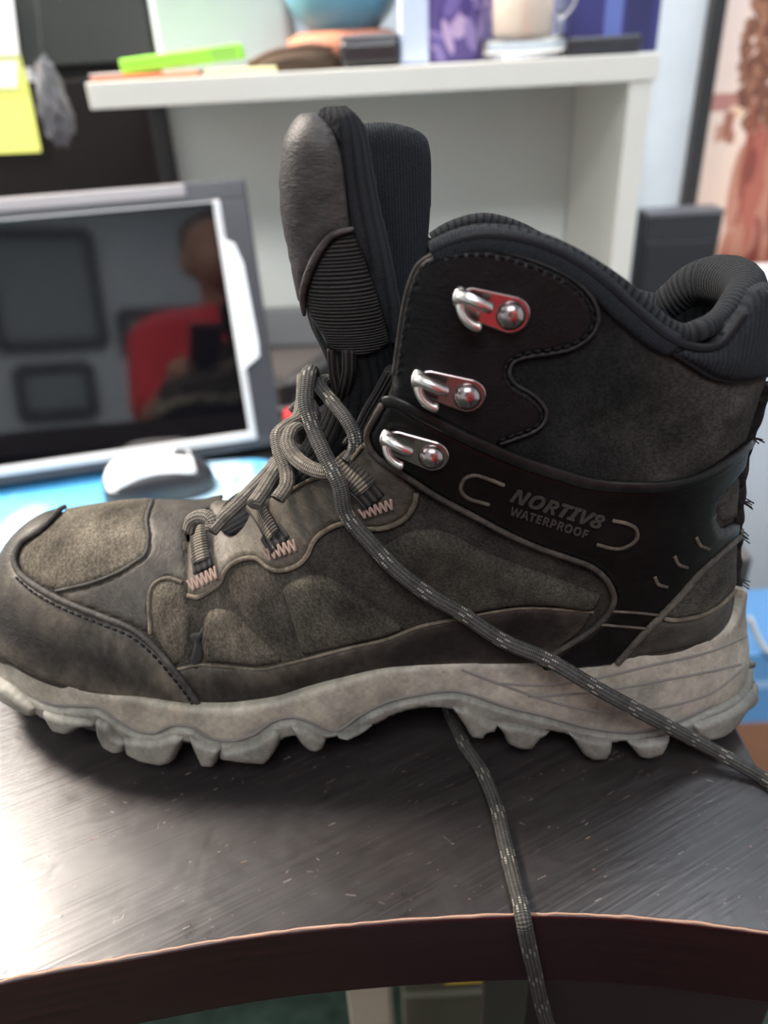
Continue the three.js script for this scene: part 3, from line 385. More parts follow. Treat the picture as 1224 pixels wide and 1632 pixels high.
const spl = (k) => new THREE.CatmullRomCurve3(rowC.map((r, i) => V(r[k], i, 0)), false, 'catmullrom', 0.4), rowS = Object.fromEntries(['u', 'v', 'w', 'ru', 'rw'].map((k) => [k, spl(k)]));
class TongueSurf extends Surf {}
const TA = 0.03;                                              // a: angle scaled so that the pad's girth comes out in metres
const TONGUE = new TongueSurf((a, b) => { const t = clamp(1 - b / 0.2), f = a / TA * Math.PI, p = (k) => rowS[k].getPoint(t).x, cs = Math.sin(f), sn = Math.cos(f), e = 0.85; return V(p('u') + p('ru') * Math.sign(cs) * Math.abs(cs) ** e, p('v'), p('w') + p('rw') * Math.sign(sn) * Math.abs(sn) ** e); }, -TA, TA, 90, 0, 0.2, 140, 1);
{ const poly = [[-TA, 0], [TA, 0], [TA, 0.2], [-TA, 0.2]]; part('tongue', panel(TONGUE, poly, { h: 0, cell: 0.0015, lift: -0.0005 }), M.lining, boot, 'padded black knit tongue'); }
const T_ = (name, poly, o, mat, label) => part(name, panel(TONGUE, poly, o), mat, boot, label);
T_('tongue_face', trace(TONGUE, [[505, 186], [522, 198], [536, 225], [546, 262], [551, 305], [555, 345], [558, 366]], [[558, 366], [530, 375], [512, 396], [497, 430], [488, 470], [490, 490]], [[490, 490], [476, 470], [462, 400], [448, 340], [446, 270], [452, 225], [475, 192], [505, 186]]), { h: 0.0016, bevel: 0.003, colour: C.tongue }, M.leather, 'smooth grey leather face of the tongue');
part('tongue_trim', tube(lifted(TONGUE, run([[560, 364], [530, 374], [512, 396], [497, 430], [488, 470], [491, 500]], 8).map((p) => TONGUE.inv(p.x, p.y)), 0.0013), (t) => 0.0005 + 0.0007 * Math.sin(Math.PI * t) ** 0.5, { colour: soil([0.05, 0.042, 0.04], 0.3) }), M.tan, boot);
T_('tongue_mesh', trace(TONGUE, [[560, 368], [532, 378], [515, 398], [500, 432], [491, 470], [494, 500], [510, 528], [524, 552]], [[524, 552], [560, 566], [600, 560], [620, 545]], [[620, 545], [606, 490], [590, 440], [572, 390], [560, 368]]), { h: 0.0007, bevel: 0.0015 }, M.mesh, 'finely ribbed lower tongue');
T_('tongue_edge', trace(TONGUE, [[508, 184], [525, 196], [539, 224], [549, 262], [555, 305], [560, 345], [565, 372], [580, 405], [598, 450], [612, 495], [626, 548]], [[626, 548], [640, 540], [634, 480], [622, 420], [606, 350], [594, 280], [582, 225], [566, 192], [540, 176], [508, 184]]), { h: 0.002, bevel: 0.004 }, M.knit, 'ribbed knit edge of the tongue');
// the far wing of the tongue curls back behind the near pad
class WingSurf extends Surf {}
const wingC = onW(620, 350, -0.02);
const WING = new WingSurf((a, b) => { const x = a / 0.03; return V(wingC.x + a + 0.004 * (b - wingC.y) * 0, b, -0.026 + 0.012 * (1 - x * x) * (a < 0 ? 1 : 1) - 0.006 * x); }, -0.03, 0.03, 61, 0.1, 0.22, 121);
{ const poly = trace(WING, [[528, 230], [545, 206], [590, 196], [630, 197], [662, 207], [677, 220], [683, 245], [684, 290], [681, 360], [671, 440], [656, 500], [645, 560], [640, 640]], [[640, 640], [590, 640], [560, 440], [536, 320], [528, 230]]); part('tongue_wing', mergeGeometries([panel(WING, poly, { h: 0.005, bevel: 0.006 }), (() => { const g = panel(WING, poly, { h: -0.006, bevel: 0.005, back: 0 }); return g; })()]), M.fine, boot, 'far half of the tongue folded back'); }
// gusset folds at the bottom of the tongue
part('gusset', tube([[640, 590, 0.024], [622, 622, 0.022], [602, 655, 0.02], [584, 690, 0.02], [565, 715, 0.021]].map((p) => onW(...p)), () => [0.006, 0.003], { up: V(0.6, 0.6, 0.5) }), M.mesh, boot);
for (const pts of [[[532, 555, 0.018], [534, 590, 0.017], [540, 620, 0.015], [536, 650, 0.013]], [[556, 556, 0.021], [556, 590, 0.02], [550, 618, 0.017], [544, 640, 0.013]]]) part('fold', tube(pts.map((p) => onW(...p)), () => [0.0022, 0.0012]), M.mesh, boot);

// --- lace loops of webbing with zigzag sewing
function loopOf(pts, wid, zig, n) {
  const base = lifted(UP, pts.map(([x, y]) => UP.inv(x, y)), 0.0032), g = part('lace_loop', tube(base, () => [wid / 2, 0.0012], { seg: 12, up: V(0, 0.35, 1) }), M.webbing, boot, 'dusty webbing lace loop');
  const [p, q, amp] = zig, z = []; for (let i = 0; i <= n * 2; i++) { const t = i / (n * 2), ux = q[0] - p[0], uy = q[1] - p[1], l = Math.hypot(ux, uy), s = i % 2 ? amp : -amp; z.push([p[0] + ux * t - uy / l * s, p[1] + uy * t + ux / l * s]); }
  const zp = lifted(UP, z.map(([x, y]) => UP.inv(x, y)), 0.0036), gs = []; for (let i = 1; i < zp.length; i++) gs.push(tube([zp[i - 1], zp[i - 1].clone().lerp(zp[i], 0.5), zp[i]], 0.00045, { seg: 6, step: 0.001 }));
  part('stitching', mergeGeometries(gs), M.dustThread, g);
  const e = part('loop_end', tube(lifted(UP, zig[3].map(([x, y]) => UP.inv(x, y)), 0.0028), () => [wid * 0.62, 0.0009], { seg: 12, up: V(0, 0.35, 1) }), M.mesh, g);
  return g;
}
loopOf([[318, 838], [318, 860], [322, 885], [326, 902]], 0.0068, [[306, 938], [352, 917], 9, [[322, 890], [325, 902], [328, 914]]], 6);
loopOf([[412, 806], [426, 822], [438, 842], [446, 858]], 0.0078, [[434, 886], [482, 866], 9, [[440, 846], [448, 858], [456, 870]]], 6);
loopOf([[548, 726], [562, 741], [580, 757], [592, 772]], 0.0078, [[582, 812], [630, 794], 8, [[578, 762], [592, 776], [604, 792]]], 6);

// --- laces
const LR = 0.0023;
const lay = (x, y, h = 0.003) => { const [a, b] = UP.inv(x, y); return UP.at(a, b).addScaledVector(UP.nrm(a, b), h); };
const lace = (pts, mat = M.lace, label, r = LR) => part('lace', tube(pts, () => [r * 1.08, r * 0.86], { seg: 14, step: 0.001 }), mat, boot, label);
const w_ = (x, y, w) => onW(x, y, w);
lace([w_(506, 640, -0.012), w_(500, 612, -0.002), w_(496, 590, 0.008), w_(490, 606, 0.018), w_(488, 645, 0.024), w_(502, 690, 0.029), w_(520, 730, 0.034), w_(541, 772, 0.038), lay(566, 807, 0.006), lay(597, 856, 0.0045), lay(629, 891, 0.005), lay(680, 930, 0.0055), lay(730, 960, 0.005), lay(800, 1003, 0.006), w_(870, 1050, 0.0475), w_(960, 1102, 0.051), w_(1050, 1150, 0.05), onY(1130, 1192, 0.009), onY(1185, 1222, 0.004), onY(1216, 1240, 0.0025), onY(1240, 1256, 0.0022)], M.lace, 'free lace end trailing across the side to the desk');
lace([w_(560, 612, -0.01), w_(528, 606, 0.002), w_(511, 615, 0.013), w_(531, 642, 0.022), w_(553, 670, 0.028), w_(566, 698, 0.031), w_(563, 722, 0.032), w_(552, 738, 0.034)]);
lace([w_(484, 600, -0.018), w_(482, 640, -0.006), w_(474, 668, 0.004), w_(459, 678, 0.011), w_(443, 692, 0.015), w_(445, 718, 0.019), w_(456, 748, 0.023), w_(457, 772, 0.027), w_(442, 796, 0.031)], M.laceDusty);
lace([w_(480, 700, 0.0), w_(474, 682, 0.012), w_(462, 690, 0.018), w_(459, 708, 0.022), w_(470, 728, 0.026), w_(490, 744, 0.03), w_(512, 752, 0.032), w_(536, 753, 0.033)], M.laceDusty);
lace([w_(404, 804, 0.034), w_(413, 792, 0.03), w_(428, 768, 0.022), w_(444, 742, 0.012), w_(452, 720, 0.002)], M.laceDusty);
lace([w_(336, 846, 0.032), w_(352, 828, 0.028), w_(378, 804, 0.021), w_(402, 780, 0.013), w_(428, 752, 0.003), w_(440, 735, -0.006)], M.laceDusty);
lace([w_(300, 846, 0.026), w_(306, 830, 0.026), w_(322, 823, 0.027), w_(336, 829, 0.029), w_(338, 846, 0.031)], M.laceDusty);
lace([w_(470, 650, -0.02), w_(490, 640, -0.004), w_(500, 668, 0.006), w_(498, 700, 0.012), w_(486, 722, 0.014)]);
{ const ez = 0.1085, R = toBoot, wp = (x, y, z) => V(x, y, z).applyMatrix4(R);
  const dz = (px, py, z) => { const p = atZ(px, py, z); return wp(p.x, p.y, p.z); };
  lace([onY(690, 1080, 0.004), onY(710, 1118, 0.0035), onY(724, 1152, 0.0026), onY(742, 1190, 0.0024), onY(766, 1226, 0.0024), onY(790, 1282, 0.0024), onY(804, 1340, 0.0024), onY(818, 1398, 0.0024), onY(829, 1440, 0.0026), dz(835, 1470, ez - 0.0005), dz(841, 1500, ez + 0.0005), dz(851, 1545, ez + 0.0005), dz(861, 1592, ez + 0.0005), dz(880, 1660, ez + 0.001), dz(892, 1720, ez + 0.001)], M.lace, 'second lace end lying on the desk and hanging over its edge'); }

// --- lace hooks
function hookOn(S, cx, cy, rx, ry, k) {
  const [a, b] = UP.inv(cx, cy), O = UP.at(a, b), N = UP.nrm(a, b), e = UP.at(...UP.inv(rx, ry)), X = e.clone().sub(O); X.addScaledVector(N, -X.dot(N)); const L = X.length(); X.normalize(); const Y = N.clone().cross(X), g = new THREE.Group(); g.name = numbered('lace_hook'); g.userData.label = 'silvery metal lace hook'; boot.add(g);
  g.matrixAutoUpdate = true; g.position.copy(O).addScaledVector(N, 0.0022); g.quaternion.setFromRotationMatrix(new THREE.Matrix4().makeBasis(X, Y, N));
  const hl = L, hr = L * 0.46, s = new THREE.Shape(); s.absarc(hl - hr, 0, hr, -Math.PI / 2, Math.PI / 2); s.absarc(-hl + hr * 0.9, 0, hr * 0.82, Math.PI / 2, Math.PI * 1.5);
  const pg = new THREE.ExtrudeGeometry(s, { depth: 0.0007, bevelEnabled: true, bevelSize: 0.0006, bevelThickness: 0.0006, bevelSegments: 3, curveSegments: 24 }); part('base_plate', pg, M.plate, g);
  const rv = new THREE.LatheGeometry([[0, 0.0034], [hr * 0.3, 0.0033], [hr * 0.55, 0.0029], [hr * 0.75, 0.0021], [hr * 0.86, 0.0012], [hr * 0.88, 0.0002]].map(([x, y]) => new THREE.Vector2(x, y)), 28); rv.rotateX(Math.PI / 2); rv.translate(hl - hr * 1.02, 0, 0.0008); part('rivet', rv, M.plate, g);
  const x0 = -hl + hr * 0.15, z1 = 0.0052;                     // the bent wire: up from the plate's end, back over it as a C
  const P3 = (x, y, z) => V(x * L, y * L, z);
  part('hook', mergeGeometries([
    tube([P3(-0.1, 0.16, 0.005), P3(-0.45, 0.2, 0.0054), P3(-0.78, 0.22, 0.0046), P3(-0.95, 0.16, 0.003), P3(-0.93, 0.05, 0.0026)], (t) => [L * (0.15 + 0.04 * t), 0.0013 + 0.0005 * t], { seg: 12, step: 0.0006, up: V(0, 0, 1) }),
    tube([P3(-0.9, 0.14, 0.0028), P3(-0.86, -0.1, 0.0034), P3(-0.66, -0.32, 0.0044), P3(-0.34, -0.42, 0.005), P3(-0.2, -0.4, 0.005)], (t) => [L * 0.135, 0.0013], { seg: 12, step: 0.0006, up: V(0, 0, 1) }),
    tube([P3(-0.97, 0.28, 0.0008), P3(-0.99, 0.16, 0.0024), P3(-0.94, 0.02, 0.0026), P3(-0.86, -0.12, 0.0012)], 0.0016, { seg: 10, step: 0.0006 })]), M.chrome, g);
  return g;
}
hookOn(UP, 783, 487, 838, 503); hookOn(UP, 716, 614, 769, 629); hookOn(UP, 664, 709, 713, 724);

// --- sole
const S_ = (name, poly, o, mat, label, parent = boot) => part(name, panel(SOLE, poly, o), mat, parent, label);
const wave = [[-12, 1062], [30, 1092], [70, 1112], [97, 1120], [123, 1121], [165, 1124], [188, 1140], [223, 1160], [250, 1163], [276, 1152], [310, 1154], [338, 1171], [369, 1176], [405, 1166], [436, 1145], [467, 1139], [495, 1146], [535, 1160], [573, 1136], [613, 1116], [652, 1106], [720, 1097], [760, 1106], [800, 1120], [870, 1137], [940, 1156], [1010, 1163], [1060, 1152], [1130, 1120], [1185, 1075], [1200, 1050]];
const soleTopPx = [...down(junction.slice(0, -3), -2), [1155, 997], [1172, 972], [1183, 936]];
const vAt = (x, y) => SOLE.inv(x, y)[1], hv = vAt(1183, 940), tv = vAt(20, 1046);
const soleG = panel(SOLE, [...traceRun(SOLE, soleTopPx.slice(2)), [0.009, hv - 0.006], [0.004, hv - 0.013], [-0.003, hv - 0.015], [-0.003, 0.016], [0.004, 0.015], ...traceRun(SOLE, rev(down(wave.slice(1, -2), 6))), [planLen - 0.004, 0.012], [planLen + 0.003, 0.012], [planLen + 0.003, tv + 0.001], [planLen - 0.004, tv]], { h: 0.002, bevel: 0.003, colour: C.sole, back: -0.006 });
const soleFar = panel(SOLE, [...traceRun(SOLE, soleTopPx.slice(2, -2)), [0.022, hv - 0.014], [0.009, hv - 0.015], [-0.003, hv - 0.015], [-0.003, 0.016], [0.004, 0.015], ...traceRun(SOLE, rev(down(wave.slice(1, -2), 6))), [planLen - 0.004, 0.012], [planLen + 0.003, 0.012], [planLen + 0.003, tv + 0.001], [planLen - 0.004, tv]], { h: 0.002, bevel: 0.003, colour: C.sole, back: -0.006 });
part('midsole', mergeGeometries([soleG, mirrored(soleFar)]), M.midsole, boot, 'soiled pale grey foam midsole');
const outLow = [[1212, 1085], [1196, 1118], [1160, 1140], [1117, 1158], [1060, 1166], [1010, 1174], [964, 1178], [926, 1172], [878, 1160], [840, 1162], [790, 1152], [757, 1140], [735, 1128], [712, 1123], [671, 1121], [632, 1131], [601, 1146], [560, 1160], [535, 1168], [505, 1172], [465, 1166], [440, 1180], [410, 1190], [370, 1194], [335, 1192], [305, 1176], [285, 1176], [255, 1186], [215, 1180], [185, 1166], [160, 1150], [130, 1150], [100, 1150], [65, 1130], [20, 1098], [-14, 1070]];
const outG = panel(SOLE, [...traceRun(SOLE, wave.slice(1, -2)), [0.004, 0.019], [-0.003, 0.019], [-0.003, 0.008], [0.004, 0.007], ...traceRun(SOLE, outLow.slice(2, -2)), [planLen - 0.004, 0.009], [planLen + 0.003, 0.009], [planLen + 0.003, 0.016], [planLen - 0.004, 0.016]], { h: 0.0036, bevel: 0.002, colour: C.out, back: -0.012 });
part('outsole', mergeGeometries([outG, mirrored(outG)]), M.outsole, boot, 'grey rubber outsole with a wavy upper edge');
// filling between the two walls: a slab that follows the plan and the height of the bottom edge
{ const shp = new THREE.Shape(); const P2 = planTab.filter((_, i) => i % 12 === 0); P2.forEach(([, u, w], i) => { const k = 0.9; i ? shp.lineTo(u * 0.985, w * k) : shp.moveTo(u * 0.985, w * k); }); rev(P2).forEach(([, u, w]) => shp.lineTo(u * 0.985, -w * 0.9)); const g = new THREE.ExtrudeGeometry(shp, { depth: 0.006, bevelEnabled: false, curveSegments: 4 }); g.rotateX(Math.PI / 2); const p = g.attributes.position; const top = new THREE.CatmullRomCurve3([[-0.17, 0.026], [-0.14, 0.02], [-0.1, 0.0165], [-0.05, 0.0175], [0, 0.027], [0.03, 0.028], [0.07, 0.022], [0.11, 0.022], [0.15, 0.026]].map(([a, b]) => V(a, b, 0))).getPoints(80); for (let i = 0; i < p.count; i++) p.setY(i, p.getY(i) + lookup(top, p.getX(i))); g.computeVertexNormals(); part('insole_board', g, std({ color: lin(0.05, 0.05, 0.048), roughness: 0.9 }), boot); }
for (const pts of [[[797, 1084], [880, 1086], [950, 1075], [1050, 1052], [1120, 1036], [1180, 1012]], [[840, 1104], [940, 1098], [1050, 1080], [1130, 1065], [1172, 1056]], [[735, 1062], [800, 1086], [880, 1113], [960, 1128], [1060, 1120], [1130, 1098], [1176, 1062]], down(wave.slice(2, -2), -2)]) part('groove', seam(SOLE, pts, 0.00055, 0.0019), M.groove, boot);
// tread lugs, each a block that runs in under the foot
const lugs = [
  [[-14, 1062], [28, 1085], [58, 1108], [72, 1118], [70, 1134], [40, 1122], [8, 1098], [-14, 1078]],
  [[78, 1118], [110, 1128], [150, 1132], [168, 1146], [140, 1148], [122, 1162], [98, 1156], [92, 1145]],
  [[160, 1130], [186, 1142], [196, 1160], [216, 1170], [206, 1190], [192, 1192], [172, 1180], [162, 1158]],
  [[200, 1160], [224, 1164], [252, 1166], [280, 1156], [302, 1162], [291, 1184], [281, 1206], [262, 1210], [232, 1204], [208, 1192]],
  [[303, 1158], [320, 1166], [340, 1174], [362, 1178], [352, 1200], [346, 1212], [324, 1211], [317, 1196], [308, 1176]],
  [[352, 1180], [372, 1178], [406, 1168], [436, 1148], [452, 1156], [446, 1180], [434, 1200], [424, 1208], [392, 1206], [352, 1200]],
  [[458, 1142], [478, 1142], [502, 1152], [522, 1166], [518, 1182], [506, 1189], [492, 1187], [478, 1174]],
  [[525, 1162], [548, 1158], [574, 1142], [602, 1140], [578, 1158], [556, 1170], [540, 1167]],
  [[712, 1112], [745, 1114], [772, 1130], [796, 1140], [790, 1156], [776, 1158], [770, 1168], [748, 1166], [741, 1152], [728, 1132]],
  [[780, 1136], [820, 1140], [860, 1150], [878, 1156], [860, 1168], [848, 1184], [826, 1184], [806, 1176], [802, 1164]],
  [[892, 1150], [930, 1160], [975, 1168], [974, 1186], [966, 1198], [942, 1199], [926, 1192], [910, 1170]],
  [[985, 1166], [1030, 1166], [1064, 1158], [1060, 1174], [1052, 1190], [1030, 1197], [1012, 1195], [1002, 1182]],
  [[1090, 1142], [1130, 1128], [1180, 1090], [1198, 1100], [1192, 1118], [1168, 1130], [1158, 1148], [1138, 1166], [1112, 1172], [1096, 1162]],
  [[1186, 1072], [1204, 1036], [1212, 1060], [1208, 1090], [1196, 1112], [1182, 1106]],
];
for (const L of lugs) { const q = L.map(([x, y]) => { const [s, v] = SOLE.inv(x, y); return [s, Math.max(v, 0.0006)]; }), soft = q.flatMap((p, i) => { const a = q[(i + q.length - 1) % q.length], b = q[(i + 1) % q.length], m = (u, v, t) => [lerp(u[0], v[0], t), lerp(u[1], v[1], t)]; return [m(p, a, 0.22), m(m(p, a, 0.08), m(p, b, 0.08), 0.5), m(p, b, 0.22)]; }); part('tread_lug', panel(SOLE, soft, { h: 0.0058, bevel: 0.003, cell: 0.0008, colour: C.out, back: -0.016 }), M.outsole, boot); }
part('toe_cap', mirrored(panel(UP, [...traceRun(UP, randTop.slice(2)), ...trace(UP, [[323, 1127], ...rev(down(J(10, 300), 8))], [[15, 1051], [10, 1046]]), ...rev(toeMid(0.058))], { h: 0.0022, bevel: 0.0025, colour: C.rand })), M.leather, boot);
for (const n of ['side_band', 'heel_counter', 'heel_base', 'mudguard']) { const o = boot.children.find((c) => c.name === n); part(n, mirrored(o.geometry), o.material, boot); }
shade(boot);

// ------------------------------------------------------------------ room
const plaster = tex(256, 256, (x, y) => { const g = 0.95 + 0.06 * (nB(x, y) - 0.5); return [g, g, g]; }, 0.5);
const wallM = std({ color: lin(0.58, 0.64, 0.68), map: plaster, roughness: 0.9 }), ceilM = std({ color: lin(0.75, 0.77, 0.8), map: plaster, roughness: 0.95 });
const carpet = tex(512, 512, (x, y) => { const g = nC(x, y), h = nA(x, y); return [0.08 + 0.14 * g, 0.11 + 0.16 * g + 0.05 * h, 0.1 + 0.15 * g]; }, 0.3);
const carpetM = std({ map: carpet, bumpMap: suedeBump, bumpScale: 0.002, roughness: 1 });
const XL = -2.0, XR = 1.7, ZB = -1.1, ZF = 2.4, T = 0.1;
struct('floor', box(XR - XL + 2 * T, T, ZF - ZB + 2 * T, (XL + XR) / 2, FLOOR - T / 2, (ZF + ZB) / 2, 0), carpetM);
struct('ceiling', box(XR - XL + 2 * T, T, ZF - ZB + 2 * T, (XL + XR) / 2, CEIL + T / 2, (ZF + ZB) / 2, 0), ceilM);
const RH = CEIL - FLOOR, RY = (CEIL + FLOOR) / 2;
struct('wall_back', box(XR - XL + 2 * T, RH, T, (XL + XR) / 2, RY, ZB - T / 2, 0), wallM);
struct('wall_front', box(XR - XL + 2 * T, RH, T, (XL + XR) / 2, RY, ZF + T / 2, 0), wallM);
struct('wall_left', box(T, RH, ZF - ZB, XL - T / 2, RY, (ZF + ZB) / 2, 0), wallM);
struct('wall_right', box(T, RH, ZF - ZB, XR + T / 2, RY, (ZF + ZB) / 2, 0), wallM);
LAMPS.forEach(([x, z, w, d, I, col, glow], i) => {
  const t = thing('ceiling_light', ['flat white ceiling light panel over the left of the desk', 'flat white ceiling light panel above the white shelf', 'flat white ceiling light panel behind the seated person'][i], 'ceiling light', [x, CEIL, z]);
  part('frame', mergeGeometries([box(w + 0.06, 0.03, 0.03, 0, -0.015, d / 2 + 0.015), box(w + 0.06, 0.03, 0.03, 0, -0.015, -d / 2 - 0.015), box(0.03, 0.03, d, w / 2 + 0.015, -0.015, 0), box(0.03, 0.03, d, -w / 2 - 0.015, -0.015, 0)]), std({ color: 0xd8d8d8, roughness: 0.5 }), t);
  part('diffuser', box(w, 0.012, d, 0, -0.012, 0, 0), std({ color: 0xffffff, emissive: new THREE.Color(col), emissiveIntensity: glow, roughness: 0.6 }), t);
  const L = new THREE.RectAreaLight(col, I, w, d); L.name = 'lamp'; L.position.set(0, -0.022, 0); L.rotation.x = -Math.PI / 2; t.add(L);
});

// ------------------------------------------------------------------ the desk under the boot
{
  const d = thing('desk', 'dark wood-grain desk end with a curved front edge under the boot', 'desk');
  const top = new THREE.Shape(), arc = [[0, 1565], [200, 1527], [400, 1492], [612, 1470], [850, 1458], [1050, 1466], [1224, 1487]].map(([x, y]) => atY(x, y, 0));
  const front = new THREE.CatmullRomCurve3([V(-0.75, 0, 0.42), V(-0.45, 0, 0.235), V(-0.24, 0, 0.145), ...arc, V(0.127, 0, 0.118)]).getPoints(120);
  const back = -0.062, right = 0.132, TH = 0.0365;
  const mk = (inset) => { const s = new THREE.Shape(); s.moveTo(-0.75, -back); s.lineTo(right - inset, -back); s.lineTo(0.127 - inset, -front[120].z + inset); for (let i = 119; i >= 0; i--) s.lineTo(front[i].x, -front[i].z + inset); return s; };
  const g = new THREE.ExtrudeGeometry(mk(0.0009), { depth: TH - 0.0016, bevelEnabled: false, curveSegments: 4 }); g.rotateX(-Math.PI / 2); g.translate(0, -TH + 0.0008, 0);
  part('desk_top', (() => { const s = new THREE.ExtrudeGeometry(mk(0.0008), { depth: 0.0012, bevelEnabled: false }); s.rotateX(-Math.PI / 2); s.translate(0, -0.0012, 0); const uv = s.attributes.uv, p = s.attributes.position; for (let i = 0; i < p.count; i++) uv.setXY(i, p.getX(i), -p.getZ(i)); return s; })(), std({ map: deskMap, bumpMap: deskBump, bumpScale: 0.00012, roughnessMap: deskRough, roughness: 1, color: lin(1.05, 0.96, 0.95) }), d);
  part('desk_core', g, std({ color: lin(0.03, 0.02, 0.018), roughness: 0.7 }), d);
  const band_ = (y0, y1, off, mat, name) => { const pos = [], uv = [], idx = []; let s = 0; const pts = [...front, V(right, 0, back)]; pts.forEach((p, i) => { const a = pts[Math.max(0, i - 1)], b = pts[Math.min(pts.length - 1, i + 1)], t = b.clone().sub(a).normalize(), n = V(-t.z, 0, t.x); if (i) s += p.distanceTo(pts[i - 1]); for (const [y, o] of [[y0, off - 0.0012], [y0 + 0.0005, off - 0.0003], [y0 + 0.0012, off], [y1 - 0.0012, off], [y1 - 0.0004, off - 0.0004], [y1, off - 0.0014]]) { pos.push(p.x + n.x * o, y, p.z + n.z * o); uv.push(s, y); } }); for (let i = 0; i + 1 < pts.length; i++) for (let k = 0; k < 5; k++) { const a = i * 6 + k, b = a + 6; idx.push(a, b, a + 1, a + 1, b, b + 1); } const q = new THREE.BufferGeometry(); q.setAttribute('position', new THREE.Float32BufferAttribute(pos, 3)); q.setAttribute('uv', new THREE.Float32BufferAttribute(uv, 2)); q.setIndex(idx); q.computeVertexNormals(); return part(name, q, mat, d); };
  const strip = tex(1024, 128, (x, y) => { const g = 0.11 + 0.06 * (grainN(y * 0.5, x * 0.02) - 0.5) + 0.04 * (grainM(y, grainL(x, y) * 0.1) - 0.5); return [g * 1.12, g * 0.4, g * 0.4]; }, 0.3, 0.04);
  band_(-TH, 0, 0.0006, std({ map: strip, roughness: 0.32 }), 'edge_band');
  const worn = []; { const r = rng(17); for (let i = 0; i + 1 < front.length; i++) if (front[i].x > -0.3) worn.push(front[i].clone().add(V(0, 0.0002 + 0.0001 * r(), 0.0001 - 0.0004 * r()))); }
  part('worn_edge', tube(worn, (t) => 0.00035 + 0.00018 * Math.abs(Math.sin(t * 61) * Math.sin(t * 23)), { seg: 6, step: 0.0012 }), std({ color: lin(0.24, 0.145, 0.1), roughness: 0.7 }), d, 'pale worn line along the front edge');
  part('leg_panel', (() => { const a = atZ(843, 1557, 0.098); return box(0.131 - a.x, 0.685, 0.09, (0.131 + a.x) / 2, -TH - 0.6865 / 2 - 0.0005, 0.052, 0.001); })(), std({ color: lin(0.018, 0.011, 0.011), roughness: 0.4 }), d);
  part('leg_panel', box(0.03, 0.69, 0.16, -0.7, -TH - 0.346, 0.05, 0.001), std({ color: lin(0.018, 0.011, 0.011), roughness: 0.4 }), d);
}

// ------------------------------------------------------------------ behind the desk: rear desk, monitor, mouse, pad
const RD = -0.15, white = std({ color: lin(0.62, 0.61, 0.55), roughness: 0.5 }), black = std({ color: lin(0.012, 0.012, 0.013), roughness: 0.5 });
{ const t = thing('rear_desk', 'dark lower desk behind the boot that carries the monitor', 'desk', [0, RD, -0.68]);
  part('desk_top', box(1.905, 0.03, 0.8, -0.645, -0.015, 0, 0.004), std({ color: lin(0.05, 0.046, 0.046), roughness: 0.45 }), t);
  for (const x of [-1.5, -0.6, 0.27]) part('leg', box(0.04, 0.55, 0.7, x, -0.305, 0, 0.002), std({ color: lin(0.03, 0.028, 0.028), roughness: 0.5 }), t); }
{ const p = (x, y) => atY(x, y, RD), s = new THREE.Shape(), pts = [[-40, 792], [60, 772], [200, 758], [350, 742], [425, 742], [440, 765], [400, 830], [330, 900], [100, 930], [-60, 900]].map(([x, y]) => p(x, y)), c = new THREE.CatmullRomCurve3(pts, true).getPoints(80); c.forEach((q, i) => (i ? s.lineTo(q.x, -q.z) : s.moveTo(q.x, -q.z))); const g = new THREE.ExtrudeGeometry(s, { depth: 0.004, bevelEnabled: true, bevelSize: 0.001, bevelThickness: 0.001, bevelSegments: 2 }); g.rotateX(-Math.PI / 2); g.translate(0, RD + 0.0012, 0); const uv = g.attributes.uv, P = g.attributes.position; for (let i = 0; i < P.count; i++) uv.setXY(i, P.getX(i), -P.getZ(i));
  solo('mouse_pad', g, std({ map: tex(256, 256, (x, y) => { const k = sstep(0.45, 0.62, nD(x, y)); return [lerp(0.3, 0.75, k), lerp(0.62, 0.88, k), lerp(0.82, 0.95, k)]; }, 0.3), roughness: 0.6 }), 'light blue cloudy mouse pad under the white mouse', 'mouse pad'); }
{ // computer mouse
  const a = atY(165, 775, RD + 0.006), b = atY(345, 792, RD + 0.006), c = a.clone().lerp(b, 0.5), t = thing('computer_mouse', 'white and black computer mouse on the blue pad', 'mouse', [c.x + 0.004, RD + 0.0072, c.z + 0.004], 0.35);
  const body = (k, yb, e) => { const g = new THREE.SphereGeometry(1, 48, 28), p = g.attributes.position; for (let i = 0; i < p.count; i++) { const x = p.getX(i), y = p.getY(i), z = p.getZ(i), X = Math.sign(x) * Math.abs(x) ** e, Z = Math.sign(z) * Math.abs(z) ** e; p.setXYZ(i, (yb ? Math.min(X, 0.72) : X) * 0.055 * k, y < 0 ? yb : Math.max(yb, y ** 0.7 * 0.037 * (1 - 0.12 * X)), Z * 0.031 * k * (0.94 - 0.06 * Math.cos(X * 3))); } g.computeVertexNormals(); return g; };
  part('base', body(1.0, 0, 0.75), std({ color: lin(0.02, 0.02, 0.022), roughness: 0.35 }), t);
  const sh = body(0.93, 0.018, 0.6); sh.translate(-0.001, 0.0035, -0.002); part('shell', sh, std({ color: lin(0.86, 0.86, 0.86), roughness: 0.25 }), t);
  const wh = new THREE.TorusGeometry(0.006, 0.003, 10, 20); wh.translate(0.024, 0.034, 0); part('scroll_wheel', wh, black, t);
  part('button', box(0.012, 0.004, 0.007, 0.0, 0.0385, 0.0, 0.0015), std({ color: lin(0.08, 0.09, 0.12), roughness: 0.4 }), t);
}
